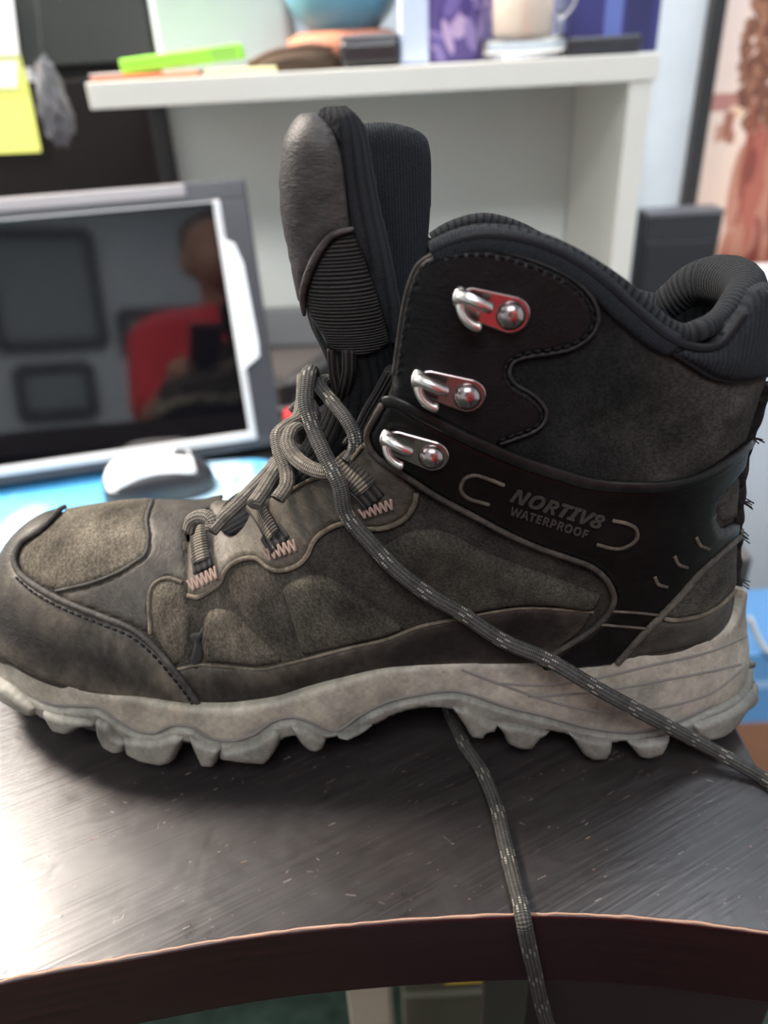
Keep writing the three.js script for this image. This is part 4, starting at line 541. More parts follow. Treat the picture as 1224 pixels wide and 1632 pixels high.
{ // monitor: placed by its lower corners, turned and leaning back a little
  const bl = atY(-120, 790, RD + 0.012), br = atY(452, 706, RD + 0.012), yaw = -Math.atan2(br.z - bl.z, br.x - bl.x), w = br.distanceTo(bl), t = thing('monitor', 'dark grey flat monitor with a glossy black screen and pale inner edge', 'monitor', [bl.x, RD + 0.012, bl.z], yaw);
  const tilt = new THREE.Matrix4().makeRotationX(-17 * Math.PI / 180), H = 0.272, gm = std({ color: lin(0.045, 0.047, 0.053), roughness: 0.38 }), lip = std({ color: lin(0.6, 0.6, 0.6), roughness: 0.35 });
  const add = (n, g, m, l) => { g.applyMatrix4(tilt); return part(n, g, m, t, l); };
  const fr = (x0, x1, y0, y1, bx, bt, bb, z, dp, r = 0.003) => mergeGeometries([box(x1 - x0, bt, dp, (x0 + x1) / 2, y1 - bt / 2, z, r), box(x1 - x0, bb, dp, (x0 + x1) / 2, y0 + bb / 2, z, r), box(bx, y1 - y0 - bt - bb + 0.004, dp, x0 + bx / 2, (y0 + bb + y1 - bt) / 2, z, r), box(bx, y1 - y0 - bt - bb + 0.004, dp, x1 - bx / 2, (y0 + bb + y1 - bt) / 2, z, r)]);
  add('back_shell', box(w, H, 0.03, w / 2, H / 2, -0.024, 0.008), gm);
  add('bezel', fr(0, w, 0, H, 0.03, 0.02, 0.012, 0, 0.022), gm);
  add('screen_lip', fr(0.028, w - 0.028, 0.01, H - 0.02, 0.0075, 0.001, 0.0095, 0.0085, 0.012, 0.002), lip, 'pale lip round the screen');
  add('top_strip', box(w - 0.06, 0.012, 0.004, (w - 0.06) / 2, H - 0.0075, 0.0115, 0.002), std({ color: lin(0.3, 0.28, 0.28), roughness: 0.3 }));
  add('screen', box(w - 0.066, H - 0.036, 0.003, w / 2, (H - 0.02 + 0.014) / 2 + 0.002, 0.006, 0.0004), phys({ color: lin(0.003, 0.003, 0.004), roughness: 0.05, specularIntensity: 1, ior: 1.62 }), 'glossy black screen');
  const s = new THREE.Shape(); [[0, 0], [0.018, 0.012], [0.019, 0.026], [0.016, 0.105], [0.01, 0.125], [0, 0.13]].forEach(([x, y], i) => (i ? s.lineTo(x, y) : s.moveTo(x, y))); const tg = new THREE.ExtrudeGeometry(s, { depth: 0.003, bevelEnabled: true, bevelSize: 0.001, bevelThickness: 0.001, bevelSegments: 2 }); tg.translate(w - 0.0315, 0.085, 0.0115); add('side_tab', tg, std({ color: lin(0.85, 0.85, 0.85), roughness: 0.35 }), 'white tab on the right of the screen');
  part('stand', box(0.2, 0.0115, 0.12, w / 2, -0.0057, -0.09, 0.004), black, t);
}
// ------------------------------------------------------------------ white shelf unit and what stands on it
const ZS = -0.66, ZK = -0.9;
const sTL = atZ(137, 140, ZS), sTR = atZ(1055, 72, ZS), SY = (sTL.y + sTR.y) / 2 - 0.001, sx0 = sTL.x, sx1 = sTR.x, STH = 0.0245;
{ const t = thing('shelf_unit', 'white desk shelf unit with one long board on a right side panel', 'shelf');
  part('shelf_board', box(sx1 - sx0, STH, ZS - ZK, (sx0 + sx1) / 2, SY - STH / 2, (ZS + ZK) / 2, 0.0012), white, t);
  const wU = 0.024; part('side_panel', box(wU, SY - STH - RD - 0.001, ZS - ZK - 0.002, sx1 - 0.004 - wU / 2, (SY - STH + RD) / 2, (ZS + ZK) / 2 - 0.001, 0.001), white, t);
  const xb = atZ(278, 230, ZK).x; part('back_panel', box(sx1 - wU - 0.005 - xb, SY - STH - RD - 0.06, 0.008, (sx1 - wU - 0.005 + xb) / 2, (SY - STH + RD) / 2 + 0.03, ZK + 0.006, 0.001), std({ color: lin(0.6, 0.64, 0.6), roughness: 0.6 }), t);
  part('bottom_rail', box(sx1 - wU - 0.005 - xb, 0.055, 0.012, (sx1 - wU - 0.005 + xb) / 2, RD + 0.03, ZK + 0.008, 0.001), std({ color: lin(0.2, 0.21, 0.22), roughness: 0.6 }), t);
  part('left_post', box(0.02, SY - STH - RD - 0.002, 0.02, xb - 0.012, (SY - STH + RD) / 2, ZK + 0.012, 0.001), black, t); }
{ const xr = atZ(268, 180, ZK - 0.012).x, t = thing('cabinet', 'tall black cabinet behind the left end of the white shelf', 'cabinet', [xr - 0.3, RD, ZK - 0.1]);
  part('carcass', box(0.6, 0.75, 0.16, 0, 0.3755, 0, 0.004), phys({ color: lin(0.012, 0.0115, 0.0115), roughness: 0.5, specularIntensity: 0.3 }), t);
  part('door', box(0.59, 0.36, 0.012, 0, 0.185, 0.0865, 0.003), phys({ color: lin(0.0105, 0.0085, 0.008), roughness: 0.6, specularIntensity: 0.25 }), t);
  part('door', box(0.59, 0.36, 0.012, 0, 0.56, 0.0865, 0.003), phys({ color: lin(0.04, 0.043, 0.041), roughness: 0.35, specularIntensity: 0.4 }), t, 'greyer glossy upper door'); }
const onShelf = (name, label, cat, x0, x1, yTop, z, depth, mat, turn = 0, r = 0.004) => { const A = atZ(x0, 80, z), B = atZ(x1, 80, z), top = atZ((x0 + x1) / 2, yTop, z).y, t = thing(name, label, cat, [(A.x + B.x) / 2, SY + 0.0005, z - depth / 2], turn), h = Math.max(0.004, top - SY); part('body', box(B.x - A.x, h, depth, 0, h / 2, 0, r), mat, t); t.userData.size = undefined; delete t.userData.size; return [t, B.x - A.x, h, depth]; };
{ const [t, w, h] = onShelf('storage_box', 'pale grey translucent storage box at the back of the shelf', 'box', 246, 470, -60, -0.78, 0.1, std({ color: lin(0.4, 0.45, 0.46), roughness: 0.45 }), 0, 0.012); part('lid', box(w + 0.008, 0.012, 0.108, 0, h + 0.006, 0, 0.004), std({ color: lin(0.42, 0.47, 0.48), roughness: 0.45 }), t); }
{ const y = SY + 0.0008, A = atZ(150, 122, ZS - 0.02), B = atZ(315, 112, ZS - 0.02), g = box(B.x - A.x, 0.004, 0.05, 0, 0.002, 0, 0.001), t = thing('paper_pad', 'thin orange note pad lying under the green pad', 'note pad', [(A.x + B.x) / 2, y, ZS - 0.03], 0.06); part('sheets', g, std({ color: lin(0.85, 0.22, 0.1), roughness: 0.8 }), t); part('cover', box((B.x - A.x) * 0.3, 0.002, 0.05, -(B.x - A.x) * 0.36, 0.0052, 0, 0.0005), std({ color: lin(0.7, 0.6, 0.55), roughness: 0.7 }), t);
  const A2 = atZ(330, 110, ZS - 0.02), B2 = atZ(440, 104, ZS - 0.02); const t2 = thing('paper_pad', 'flat pale yellow note pad between the orange pad and the brown pouch', 'note pad', [(A2.x + B2.x) / 2, y, ZS - 0.032], 0.04); part('sheets', box(B2.x - A2.x, 0.005, 0.05, 0, 0.0025, 0, 0.001), std({ color: lin(0.8, 0.76, 0.4), roughness: 0.8 }), t2);
  const A3 = atZ(195, 100, ZS - 0.03), B3 = atZ(385, 84, ZS - 0.03); const t3 = thing('paper_pad', 'bright green note block propped on the orange pad', 'note pad', [(A3.x + B3.x) / 2, y + 0.0085, ZS - 0.045]); t3.rotation.set(0, 0.08, 0.07); part('sheets', box(B3.x - A3.x, 0.014, 0.06, 0, 0.007, 0, 0.002), std({ color: lin(0.3, 0.72, 0.06), roughness: 0.7 }), t3); part('end_sheets', box(0.03, 0.0142, 0.0602, (B3.x - A3.x) / 2 - 0.018, 0.0071, 0, 0.002), std({ color: lin(0.24, 0.52, 0.08), roughness: 0.7 }), t3); }
{ // brown pouch
  const A = atZ(388, 90, ZS - 0.03), B = atZ(545, 80, ZS - 0.03), w = B.x - A.x, g = new THREE.SphereGeometry(1, 32, 16), p = g.attributes.position; for (let i = 0; i < p.count; i++) { const x = p.getX(i), y = p.getY(i), z = p.getZ(i); p.setXYZ(i, x * w / 2, y < 0 ? 0 : y * 0.03 * (0.75 + 0.35 * x), z * 0.035); } g.computeVertexNormals();
  const t = thing('leather_pouch', 'soft brown leather pouch lying on the shelf', 'pouch', [(A.x + B.x) / 2, SY + 0.0008, ZS - 0.045]); part('body', g, std({ color: lin(0.085, 0.045, 0.02), roughness: 0.7, bumpMap: leatherBump, bumpScale: 0.001 }), t); part('flap', tube([V(-w * 0.45, 0.008, 0.025), V(-w * 0.2, 0.017, 0.031), V(w * 0.15, 0.02, 0.031), V(w * 0.4, 0.018, 0.02)], 0.0025), std({ color: lin(0.07, 0.03, 0.012), roughness: 0.6 }), t); }
{ const [t, w, h] = onShelf('glasses_case', 'black case lying between the pouch and the pale carton', 'case', 540, 640, 62, ZS - 0.012, 0.06, std({ color: lin(0.014, 0.014, 0.016), roughness: 0.35 }), 0, 0.008); part('lid', box(w * 0.96, 0.006, 0.055, 0, h + 0.001, -0.002, 0.003), std({ color: lin(0.1, 0.1, 0.11), roughness: 0.35 }), t); }
{ // blue bowl with a terracotta foot
  const A = atZ(452, 20, -0.75), B = atZ(640, 10, -0.75), r = (B.x - A.x) / 2, t = thing('bowl', 'blue glazed bowl with a terracotta rim at its foot', 'bowl', [(A.x + B.x) / 2, SY + 0.001, -0.76]);
  const prof = [[0.55, 0], [0.62, 0.1], [0.85, 0.32], [0.98, 0.6], [1.0, 0.95], [0.9, 1.3], [0.86, 1.3], [0.94, 0.95], [0.9, 0.6], [0.6, 0.2], [0, 0.15]].map(([x, y]) => new THREE.Vector2(x * r, 0.03 + y * r)); part('body', new THREE.LatheGeometry(prof, 48), std({ color: lin(0.12, 0.3, 0.4), roughness: 0.4 }), t); part('foot', new THREE.LatheGeometry([[0, 0], [0.96, 0], [1.02, 0.016], [0.98, 0.028], [0.8, 0.034], [0, 0.034]].map(([x, y]) => new THREE.Vector2(x * r, y)), 48), std({ color: lin(0.42, 0.15, 0.08), roughness: 0.7 }), t); }
{ onShelf('carton', 'narrow pale blue white carton standing left of the purple box', 'carton', 637, 684, -70, ZS - 0.02, 0.05, std({ color: lin(0.55, 0.62, 0.78), roughness: 0.5 }))[0].children[0].name = 'carton_body';
  const violet = canvasTex(256, 256, (c, w, h) => { c.fillStyle = '#5b4d86'; c.fillRect(0, 0, w, h); const r = rng(4); for (let k = 0; k < 26; k++) { c.fillStyle = ['#8f7fb0', '#463a78', '#b7a0c0', '#6f5f9c'][k % 4]; c.beginPath(); c.ellipse(r() * w, r() * h, 8 + r() * 22, 12 + r() * 40, r() * 3, 0, 7); c.fill(); } });
  const [t, w, h, dp] = onShelf('tea_box', 'purple patterned box behind the glass mug', 'box', 683, 790, -60, ZS - 0.06, 0.05, std({ color: lin(0.12, 0.09, 0.24), roughness: 0.4 })); const f = new THREE.PlaneGeometry(w * 0.98, h * 0.98); f.translate(0, h / 2, dp / 2 + 0.0004); part('front_print', f, std({ map: violet, roughness: 0.4 }), t);
  const blue = canvasTex(256, 256, (c, w, h) => { c.fillStyle = '#34356f'; c.fillRect(0, 0, w, h); c.fillStyle = '#5f6fae'; c.fillRect(w * 0.38, 0, w * 0.2, h); c.fillStyle = '#2a2a58'; c.fillRect(w * 0.62, 0, w * 0.3, h); c.fillStyle = '#c48fb0'; c.beginPath(); c.arc(w * 0.3, h * 0.86, 14, 0, 7); c.fill(); });
  const [t2, w2, h2, d2] = onShelf('gift_box', 'dark blue box standing at the right end of the shelf', 'box', 905, 1046, -60, ZS - 0.07, 0.07, std({ color: lin(0.04, 0.04, 0.16), roughness: 0.35 })); const f2 = new THREE.PlaneGeometry(w2 * 0.99, h2 * 0.99); f2.translate(0, h2 / 2, d2 / 2 + 0.0004); part('front_print', f2, std({ map: blue, roughness: 0.35 }), t2);
  const [t3, w3] = onShelf('tray', 'low black tray in front of the dark blue box', 'tray', 905, 1022, 58, ZS - 0.02, 0.04, std({ color: lin(0.02, 0.022, 0.028), roughness: 0.3 }), 0, 0.003); part('rim', box(w3, 0.003, 0.003, 0, 0.0115, 0.019, 0.001), black, t3); }
{ // glass mug with a pale candle
  const A = atZ(765, 40, ZS - 0.03), B = atZ(912, 40, ZS - 0.03), r = (B.x - A.x) / 2, t = thing('glass_mug', 'clear glass mug with a handle and beige wax inside', 'mug', [(A.x + B.x) / 2, SY + 0.0006, ZS - 0.052]);
  part('glass', new THREE.LatheGeometry([[0, 0], [0.92, 0], [1, 0.01], [1, 0.13], [0.985, 0.13], [0.93, 0.1], [0.9, 0.02], [0.8, 0.016], [0, 0.016]].map(([x, y]) => new THREE.Vector2(x * r, y)), 48), phys({ color: 0xffffff, transmission: 1, thickness: 0.004, roughness: 0.05, ior: 1.48 }), t);
  part('wax', new THREE.LatheGeometry([[0, 0.0175], [0.6, 0.0175], [0.66, 0.025], [0.66, 0.078], [0, 0.08]].map(([x, y]) => new THREE.Vector2(x * r, y)), 40), std({ color: lin(0.72, 0.6, 0.48), roughness: 0.6 }), t);
  const hd = new THREE.TorusGeometry(0.026, 0.0045, 10, 28, Math.PI); hd.rotateZ(-Math.PI / 2); hd.scale(0.8, 1, 1); hd.rotateY(-0.9); hd.translate(r * 0.6, 0.062, r * 0.78); part('handle', hd, phys({ color: 0xffffff, transmission: 1, thickness: 0.004, roughness: 0.05, ior: 1.48 }), t); }
// notes and the crumpled bag on the left
{ const z = ZK - 0.0055, quad = (pts, zz, mat, name, label) => { const q = pts.map(([x, y]) => atZ(x, y, zz)), s = new THREE.Shape(); q.forEach((p, i) => (i ? s.lineTo(p.x - q[0].x, p.y - q[0].y) : s.moveTo(0, 0))); const g = new THREE.ExtrudeGeometry(s, { depth: 0.0006, bevelEnabled: false, steps: 1 }), m = solo(name, g, mat, label, 'paper', 'paper notes on the black cabinet'); m.position.copy(q[0]); return m; };
  quad([[-120, 250], [66, 242], [44, 130], [30, 80], [-120, 90]], z, std({ color: lin(0.82, 0.86, 0.2), roughness: 0.8 }), 'sticky_note', 'yellow sticky note hanging lowest on the black cabinet front');
  quad([[-120, 170], [64, 166], [40, 60], [20, -30], [-120, -30]], z - 0.004, std({ color: lin(0.7, 0.68, 0.7), roughness: 0.8 }), 'paper_sheet', 'greyish paper behind the white and yellow notes on the cabinet');
  quad([[-120, 92], [31, 88], [16, -40], [-120, -40]], z + 0.003, std({ color: lin(0.88, 0.88, 0.88), roughness: 0.8 }), 'paper_sheet', 'white paper uppermost on the black cabinet front');
  quad([[-120, 142], [28, 140], [28, 96], [-120, 98]], z + 0.002, std({ color: lin(0.85, 0.86, 0.8), roughness: 0.8 }), 'paper_sheet', 'small white slip stuck on the yellow note'); }
{ const c = atZ(84, 160, -0.74), g = new THREE.IcosahedronGeometry(1, 5), p = g.attributes.position; for (let i = 0; i < p.count; i++) { const v = V().fromBufferAttribute(p, i), k = 1 + 0.32 * fbm(v.x * 1.7, v.y * 1.4, v.z * 1.7, 2); p.setXYZ(i, v.x * 0.015 * k * (1.1 - 0.4 * v.y), v.y * 0.045 * k, v.z * 0.015 * k); } g.computeVertexNormals(); const t = thing('plastic_bag', 'small crumpled grey plastic bag hanging in front of the black cabinet', 'bag', [c.x, c.y, c.z]); part('bag_body', g, phys({ color: lin(0.16, 0.16, 0.17), roughness: 0.4, transmission: 0.4, thickness: 0 }), t); part('cord', tube([V(0, 0.045, 0), V(0.004, 0.09, -0.01), V(0, 0.2, -0.045)], 0.0012), black, t); }
// ------------------------------------------------------------------ right: picture, black speaker, blue box, cord
{ const zP = ZB + 0.012, A = atZ(1122, 150, zP), t = thing('picture', 'large framed sepia print of a reddish tree on the wall at right', 'picture', [A.x, A.y, zP], 0), w = 0.5, h = 0.75;
  const art = canvasTex(512, 768, (c, W, H) => { const g = c.createLinearGradient(0, 0, 0, H); g.addColorStop(0, '#dccbc6'); g.addColorStop(0.55, '#d9c3b4'); g.addColorStop(1, '#c9a48e'); c.fillStyle = g; c.fillRect(0, 0, W, H); const r = rng(12); c.fillStyle = '#a8746a'; c.fillRect(0, H * 0.5, W, 26); for (let k = 0; k < 30; k++) { c.fillStyle = ['#b98d78', '#96604f', '#d9b79b'][k % 3]; c.fillRect(r() * W, H * (0.5 + r() * 0.1), 8 + r() * 16, 10 + r() * 36); } for (let k = 0; k < 1500; k++) { const a = r() * 6.28, d = Math.sqrt(r()), x = W * 0.365 + Math.cos(a) * d * W * 0.29, y = H * 0.42 + Math.sin(a) * d * H * 0.24; c.fillStyle = ['#6e4633', '#7f5440', '#64392c', '#8d6149'][k % 4]; c.beginPath(); c.ellipse(x, y, 4 + r() * 10, 3 + r() * 7, r() * 3, 0, 7); c.fill(); } for (let k = 0; k < 260; k++) { c.fillStyle = ['#8a4638', '#9a5646', '#783a2e', '#a8735f'][k % 4]; c.beginPath(); c.ellipse(W * (0.13 + r() * 0.6), H * (0.6 + r() * 0.4), 4 + r() * 9, 24 + r() * 60, 0, 0, 7); c.fill(); } });
  part('frame', mergeGeometries([box(0.022, h, 0.022, 0, 0, 0), box(0.022, h, 0.022, w, 0, 0), box(w, 0.022, 0.022, w / 2, h / 2, 0), box(w, 0.022, 0.022, w / 2, -h / 2, 0)]), black, t, 'black frame');
  const f = new THREE.PlaneGeometry(w - 0.02, h - 0.02); f.translate(w / 2, 0, 0.004); part('print', f, std({ map: art, roughness: 0.5 }), t); part('backing', box(w, h, 0.006, w / 2, 0, -0.005, 0), black, t); }
{ const z = -0.82, A = atZ(1026, 340, z), B = atZ(1152, 330, z), h = A.y - FLOOR - 0.001, w = B.x - A.x, t = thing('speaker', 'tall black upright speaker between the shelf and the sepia print', 'speaker', [(A.x + B.x) / 2 + 0.004, FLOOR + 0.001, z - 0.02]); part('cabinet', box(w, h, 0.04, 0, h / 2, 0, 0.004), std({ color: lin(0.022, 0.022, 0.024), roughness: 0.55 }), t); part('grille', box(w * 0.94, h * 0.94, 0.006, 0, h * 0.48, 0.021, 0.003), std({ color: lin(0.018, 0.018, 0.02), roughness: 0.8 }), t); part('top_strip', box(w, 0.007, 0.042, 0, h - 0.003, 0.0008, 0.002), std({ color: lin(0.12, 0.12, 0.13), roughness: 0.4 }), t); }
{ const z = -0.72, A = atZ(1190, 520, z), x0 = atZ(1150, 800, z).x, h = A.y - FLOOR - 0.002, t = thing('low_cabinet', 'low white cabinet against the wall behind the boot heel', 'cabinet', [x0 + 0.3, FLOOR + 0.001, z - 0.16]), m = std({ color: lin(0.56, 0.6, 0.62), roughness: 0.6 }); part('body', box(0.6, h - 0.02, 0.3, 0, (h - 0.02) / 2, 0, 0.004), m, t); part('top', box(0.61, 0.019, 0.31, 0, h - 0.0095, 0, 0.003), m, t); for (const sd of [-1, 1]) { const dr = part('door', box(0.292, h - 0.06, 0.014, sd * 0.149, (h - 0.02) / 2, 0.157, 0.002), m, t); part('handle', box(0.01, 0.1, 0.014, sd * 0.02, h - 0.16, 0.169, 0.003), std({ color: lin(0.4, 0.4, 0.4), metalness: 1, roughness: 0.3 }), dr); } }
{ const z = -0.42, A = atZ(1150, 940, z - 0.11), t = thing('crate', 'blue plastic crate on the floor beyond the heel', 'crate', [A.x + 0.2, FLOOR + 0.001, z - 0.05]), h = A.y - FLOOR; part('body', box(0.44, h, 0.12, 0, h / 2, 0, 0.006), std({ color: lin(0.12, 0.3, 0.56), roughness: 0.5 }), t); part('stripe', box(0.441, 0.012, 0.121, 0, h - 0.05, 0, 0.002), std({ color: lin(0.32, 0.5, 0.72), roughness: 0.5 }), t); part('base_trim', box(0.441, 0.3, 0.121, 0, h - 0.26, 0, 0.004), std({ color: lin(0.3, 0.14, 0.08), roughness: 0.6 }), t, 'orange brown lower panel');
  solo('cable', tube([[1195, 985], [1205, 1010], [1215, 1028], [1235, 1045], [1260, 1050]].map(([x, y]) => atZ(x, y, z + 0.02)), 0.003), white, 'white cable hanging in front of the blue crate', 'cable'); }
{ const t = thing('stapler', 'black desk stapler standing behind the open laces', 'stapler', [atZ(485, 610, -0.62).x, RD + 0.001, -0.66], 0.5); const A = atZ(480, 560, -0.66); const h = A.y - RD; part('base', box(0.1, 0.012, 0.045, 0, 0.006, 0, 0.003), std({ color: lin(0.05, 0.055, 0.06), roughness: 0.4 }), t); const arm = box(0.1, 0.022, 0.03, 0, 0, 0, 0.006); arm.rotateZ(0.3); arm.translate(0.005, h * 0.55, 0); part('arm', arm, black, t); part('hinge', box(0.02, h * 0.55, 0.03, -0.035, h * 0.28, 0, 0.003), black, t);
  const c = atY(468, 660, RD + 0.012), r = thing('bottle_cap', 'small red cap just left of the lowest laces', 'cap', [c.x, RD + 0.001, c.z]); const g = new THREE.LatheGeometry([[0, 0.016], [0.01, 0.016], [0.012, 0.013], [0.0125, 0]].map(([x, y]) => new THREE.Vector2(x, y)), 24); part('cap_body', g, std({ color: lin(0.5, 0.02, 0.03), roughness: 0.4 }), r); }
// ------------------------------------------------------------------ below the desk
{ const z = 0.02, A = atZ(552, 1600, z), B = atZ(622, 1600, z), h = -0.06 - FLOOR, t = thing('post', 'beige square post under the desk', 'post', [(A.x + B.x) / 2, FLOOR + 0.001, z - 0.02]); part('shaft', box(B.x - A.x, h, 0.03, 0, h / 2, 0, 0.002), std({ color: lin(0.3, 0.26, 0.2), roughness: 0.6 }), t); part('foot', box(0.05, 0.012, 0.06, 0, 0.006, 0, 0.003), std({ color: lin(0.25, 0.22, 0.17), roughness: 0.6 }), t); }
{ const z = -0.1, A = atZ(640, 1580, z), B = atZ(900, 1580, z), y = A.y, t = thing('magazine_box', 'cardboard box with a yellow picture print under the desk', 'box', [(A.x + B.x) / 2, FLOOR + 0.001, z - 0.1]), h = y - FLOOR; part('carton', box(B.x - A.x, h, 0.16, 0, h / 2, 0, 0.003), std({ color: lin(0.12, 0.11, 0.09), roughness: 0.7 }), t); const pr = canvasTex(256, 256, (c, w, hh) => { c.fillStyle = '#4a4538'; c.fillRect(0, 0, w, hh); c.fillStyle = '#e8bc30'; c.fillRect(w * 0.27, hh * 0.0, w * 0.4, hh * 0.1); c.fillStyle = '#3f5a3a'; c.fillRect(w * 0.55, hh * 0.01, w * 0.12, hh * 0.06); c.fillStyle = '#7a7668'; c.fillRect(0, hh * 0.14, w, hh * 0.03); }); const f = new THREE.PlaneGeometry((B.x - A.x) * 0.98, h * 0.98); f.translate(0, h / 2, 0.0806); part('print', f, std({ map: pr, roughness: 0.6 }), t); }
// ------------------------------------------------------------------ behind the camera, seen in the screen and in the metal: person, stool, phone, pictures
function blob(caps, lo, hi, res, k, mat) {                    // smooth union of tapered capsules
  const mc = new MarchingCubes(res, mat, false, false, 400000), sz = Math.max(hi[0] - lo[0], hi[1] - lo[1], hi[2] - lo[2]), c = [(lo[0] + hi[0]) / 2, (lo[1] + hi[1]) / 2, (lo[2] + hi[2]) / 2]; mc.isolation = 0;
  for (let z = 0; z < res; z++) for (let y = 0; y < res; y++) for (let x = 0; x < res; x++) { const p = V(c[0] + (x / res * 2 - 1) * sz / 2, c[1] + (y / res * 2 - 1) * sz / 2, c[2] + (z / res * 2 - 1) * sz / 2); let s = 0; for (const [a, b, ra, rb] of caps) { const ab = [b[0] - a[0], b[1] - a[1], b[2] - a[2]], L = ab[0] ** 2 + ab[1] ** 2 + ab[2] ** 2 + 1e-12, t = clamp(((p.x - a[0]) * ab[0] + (p.y - a[1]) * ab[1] + (p.z - a[2]) * ab[2]) / L), d = Math.hypot(p.x - a[0] - ab[0] * t, p.y - a[1] - ab[1] * t, p.z - a[2] - ab[2] * t) - lerp(ra, rb, t); s += Math.exp(-d / k); } mc.field[x + y * res + z * res * res] = clamp(k * Math.log(s + 1e-30), -1, 1); }
  mc.update(); const n = mc.count, g = new THREE.BufferGeometry(); g.setAttribute('position', new THREE.Float32BufferAttribute(mc.positionArray.slice(0, n * 3), 3)); g.setAttribute('normal', new THREE.Float32BufferAttribute(mc.normalArray.slice(0, n * 3), 3)); g.scale(sz / 2, sz / 2, sz / 2); g.translate(...c); return g;
}
{ const skin = std({ color: lin(0.3, 0.16, 0.11), roughness: 0.6 }), red = std({ color: lin(0.5, 0.016, 0.026), roughness: 0.85 }), denim = std({ color: lin(0.03, 0.035, 0.05), roughness: 0.9 });
  const t = thing('person', 'person in a red shirt reflected in the dark monitor screen', 'person'), ph = camera.position.clone().add(V(0, -0.05, 0.016).applyQuaternion(camera.quaternion));
  const hL = [ph.x - 0.045, ph.y - 0.02, ph.z + 0.02], hR = [ph.x + 0.045, ph.y - 0.02, ph.z + 0.02], fingers = (h, s) => [0, 1, 2, 3].map((i) => [[h[0] - s * 0.004, h[1] + 0.012 - i * 0.019, h[2] + 0.004], [h[0] - s * -0.006, h[1] + 0.016 - i * 0.019, h[2] - 0.026], 0.0085, 0.0075]).concat([[[h[0], h[1] - 0.03, h[2] + 0.006], [h[0] - s * -0.03, h[1] + 0.012, h[2] + 0.004], 0.0095, 0.008]]);
  const sx = 0.14, sy = 0.02, sz = 0.06, B = ([x, y, z]) => [x + sx, y + sy, z + sz], moved = (L) => L.map(([p, q, ra, rb]) => [B(p), B(q), ra, rb]), eL = B([-0.22, 0.1, 0.46]), eR = B([0.2, 0.1, 0.46]);
  const bodyCaps = [...moved([[[0, 0.56, 0.56], [0, 0.5, 0.53], 0.082, 0.07], [[0, 0.36, 0.6], [0, 0.46, 0.57], 0.055, 0.05], [[0, 0.3, 0.62], [0, -0.1, 0.66], 0.11, 0.13], [[0, 0.52, 0.49], [0, 0.5, 0.475], 0.012, 0.016], [[0.083, 0.53, 0.56], [0.085, 0.5, 0.56], 0.014, 0.01], [[-0.083, 0.53, 0.56], [-0.085, 0.5, 0.56], 0.014, 0.01], [[-0.19, 0.28, 0.6], [-0.22, 0.1, 0.46], 0.05, 0.042], [[0.19, 0.28, 0.6], [0.2, 0.1, 0.46], 0.05, 0.042]]), [eL, hL, 0.042, 0.026], [eR, hR, 0.042, 0.026], ...fingers(hL, -1), ...fingers(hR, 1)];
  part('body', blob(bodyCaps, [-0.35, -0.35, 0.18], [0.55, 0.7, 0.85], 120, 0.007, skin), skin, t);
  part('shirt', blob(moved([[[-0.12, 0.32, 0.61], [0.12, 0.32, 0.61], 0.085, 0.085], [[0, 0.25, 0.62], [0, -0.1, 0.66], 0.165, 0.17], [[-0.1, 0.2, 0.6], [0.1, 0.2, 0.6], 0.13, 0.13], [[-0.18, 0.31, 0.6], [-0.215, 0.14, 0.5], 0.075, 0.066], [[0.18, 0.31, 0.6], [0.2, 0.14, 0.5], 0.075, 0.066], [[-0.08, -0.1, 0.62], [0.08, -0.1, 0.62], 0.15, 0.15]]), [-0.3, -0.35, 0.35], [0.6, 0.45, 0.95], 60, 0.02, red), red, t, 'red short-sleeved shirt');
  part('hair', blob(moved([[[0, 0.59, 0.58], [0, 0.56, 0.59], 0.085, 0.086]]), [0.0, 0.42, 0.5], [0.3, 0.72, 0.78], 36, 0.01, skin), std({ color: lin(0.012, 0.01, 0.01), roughness: 0.7 }), t);
  part('trousers', blob([[[0.05, -0.26, 0.7], [0.04, -0.23, 0.28], 0.085, 0.065], [[0.25, -0.26, 0.7], [0.26, -0.23, 0.28], 0.085, 0.065], [[0.04, -0.23, 0.28], [0.04, -0.68, 0.3], 0.06, 0.045], [[0.26, -0.23, 0.28], [0.26, -0.68, 0.3], 0.06, 0.045], [[0.05, -0.26, 0.72], [0.25, -0.26, 0.72], 0.11, 0.11]], [-0.2, -0.74, 0.1], [0.5, -0.1, 0.95], 60, 0.015, denim), denim, t);
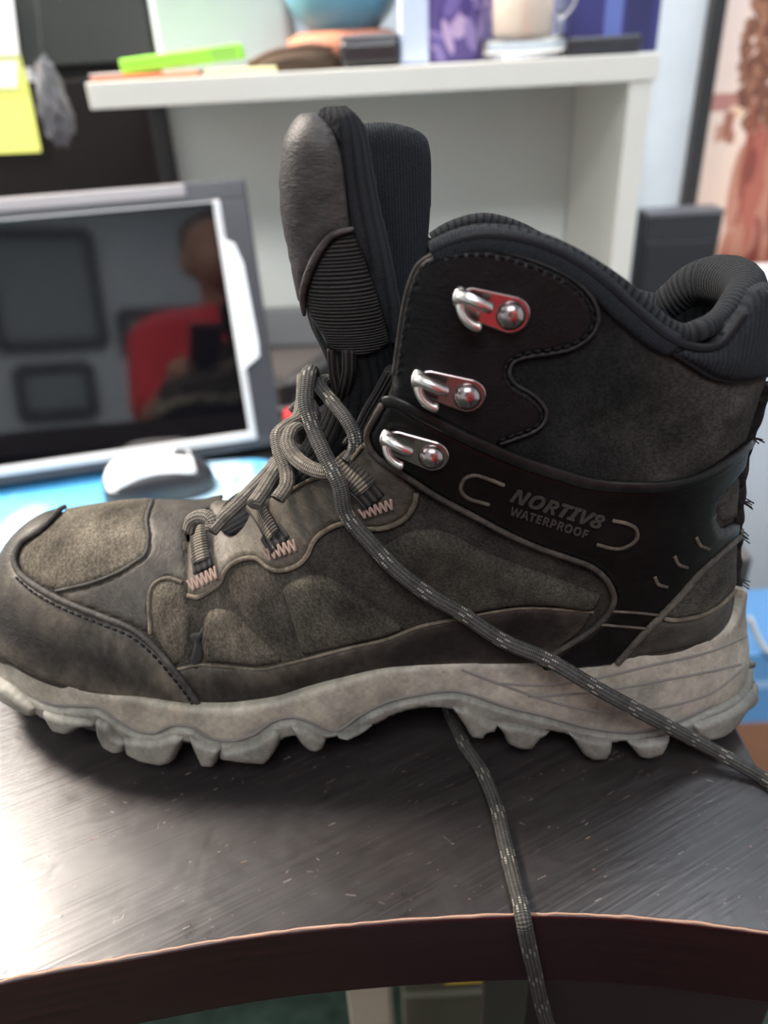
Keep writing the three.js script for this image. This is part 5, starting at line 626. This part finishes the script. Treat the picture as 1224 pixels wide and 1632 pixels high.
  for (const s of [-1, 1]) part('shoe', (() => { const g = new THREE.SphereGeometry(1, 24, 12), p = g.attributes.position; for (let i = 0; i < p.count; i++) p.setXYZ(i, p.getX(i) * 0.045, Math.max(p.getY(i), -0.2) * 0.05, p.getZ(i) * 0.13); g.computeVertexNormals(); g.translate(0.15 + s * 0.11, FLOOR + 0.0115, 0.26); return g; })(), black, t);
  const st = thing('stool', 'round black stool under the seated person', 'stool', [0.15, FLOOR + 0.001, 0.72]); part('seat', new THREE.CylinderGeometry(0.18, 0.17, 0.04, 32).translate(0, 0.335, 0), black, st); for (let k = 0; k < 4; k++) part('leg', tube([V(Math.cos(k * 1.571 + 0.8) * 0.12, 0.32, Math.sin(k * 1.571 + 0.8) * 0.12), V(Math.cos(k * 1.571 + 0.8) * 0.17, 0.0, Math.sin(k * 1.571 + 0.8) * 0.17)], 0.012, { step: 0.05 }), black, st);
  const pht = thing('phone', 'dark phone held before the red shirt in the screen reflection', 'phone'); pht.position.copy(ph); pht.quaternion.copy(camera.quaternion); part('body', new RoundedBoxGeometry(0.072, 0.15, 0.008, 3, 0.0035), std({ color: lin(0.02, 0.02, 0.025), roughness: 0.2 }), pht); }
for (const [x, y, z, w, h, lab] of [[-0.23, 1.16, ZF - 0.012, 0.44, 0.53, 'larger dark framed picture seen reflected at the left of the screen'], [-0.25, 0.68, ZF - 0.012, 0.3, 0.22, 'smallest dark framed picture reflected low in the screen'], [0.29, 0.93, ZF - 0.012, 0.42, 0.2, 'wide dark framed picture reflected behind the red shirt']]) { const t = thing('wall_picture', lab, 'picture', [x, y, z]); part('frame', mergeGeometries([box(w, 0.05, 0.02, 0, h / 2, 0), box(w, 0.05, 0.02, 0, -h / 2, 0), box(0.05, h, 0.02, w / 2, 0, 0), box(0.05, h, 0.02, -w / 2, 0, 0)]), black, t); part('print', box(w - 0.04, h - 0.04, 0.008, 0, 0, 0.004, 0), std({ color: lin(0.2, 0.24, 0.25), roughness: 0.6 }), t); }
scene.traverse((o) => { if (o.isLight) { o.castShadow = false; } });
renderer.render(scene, camera);
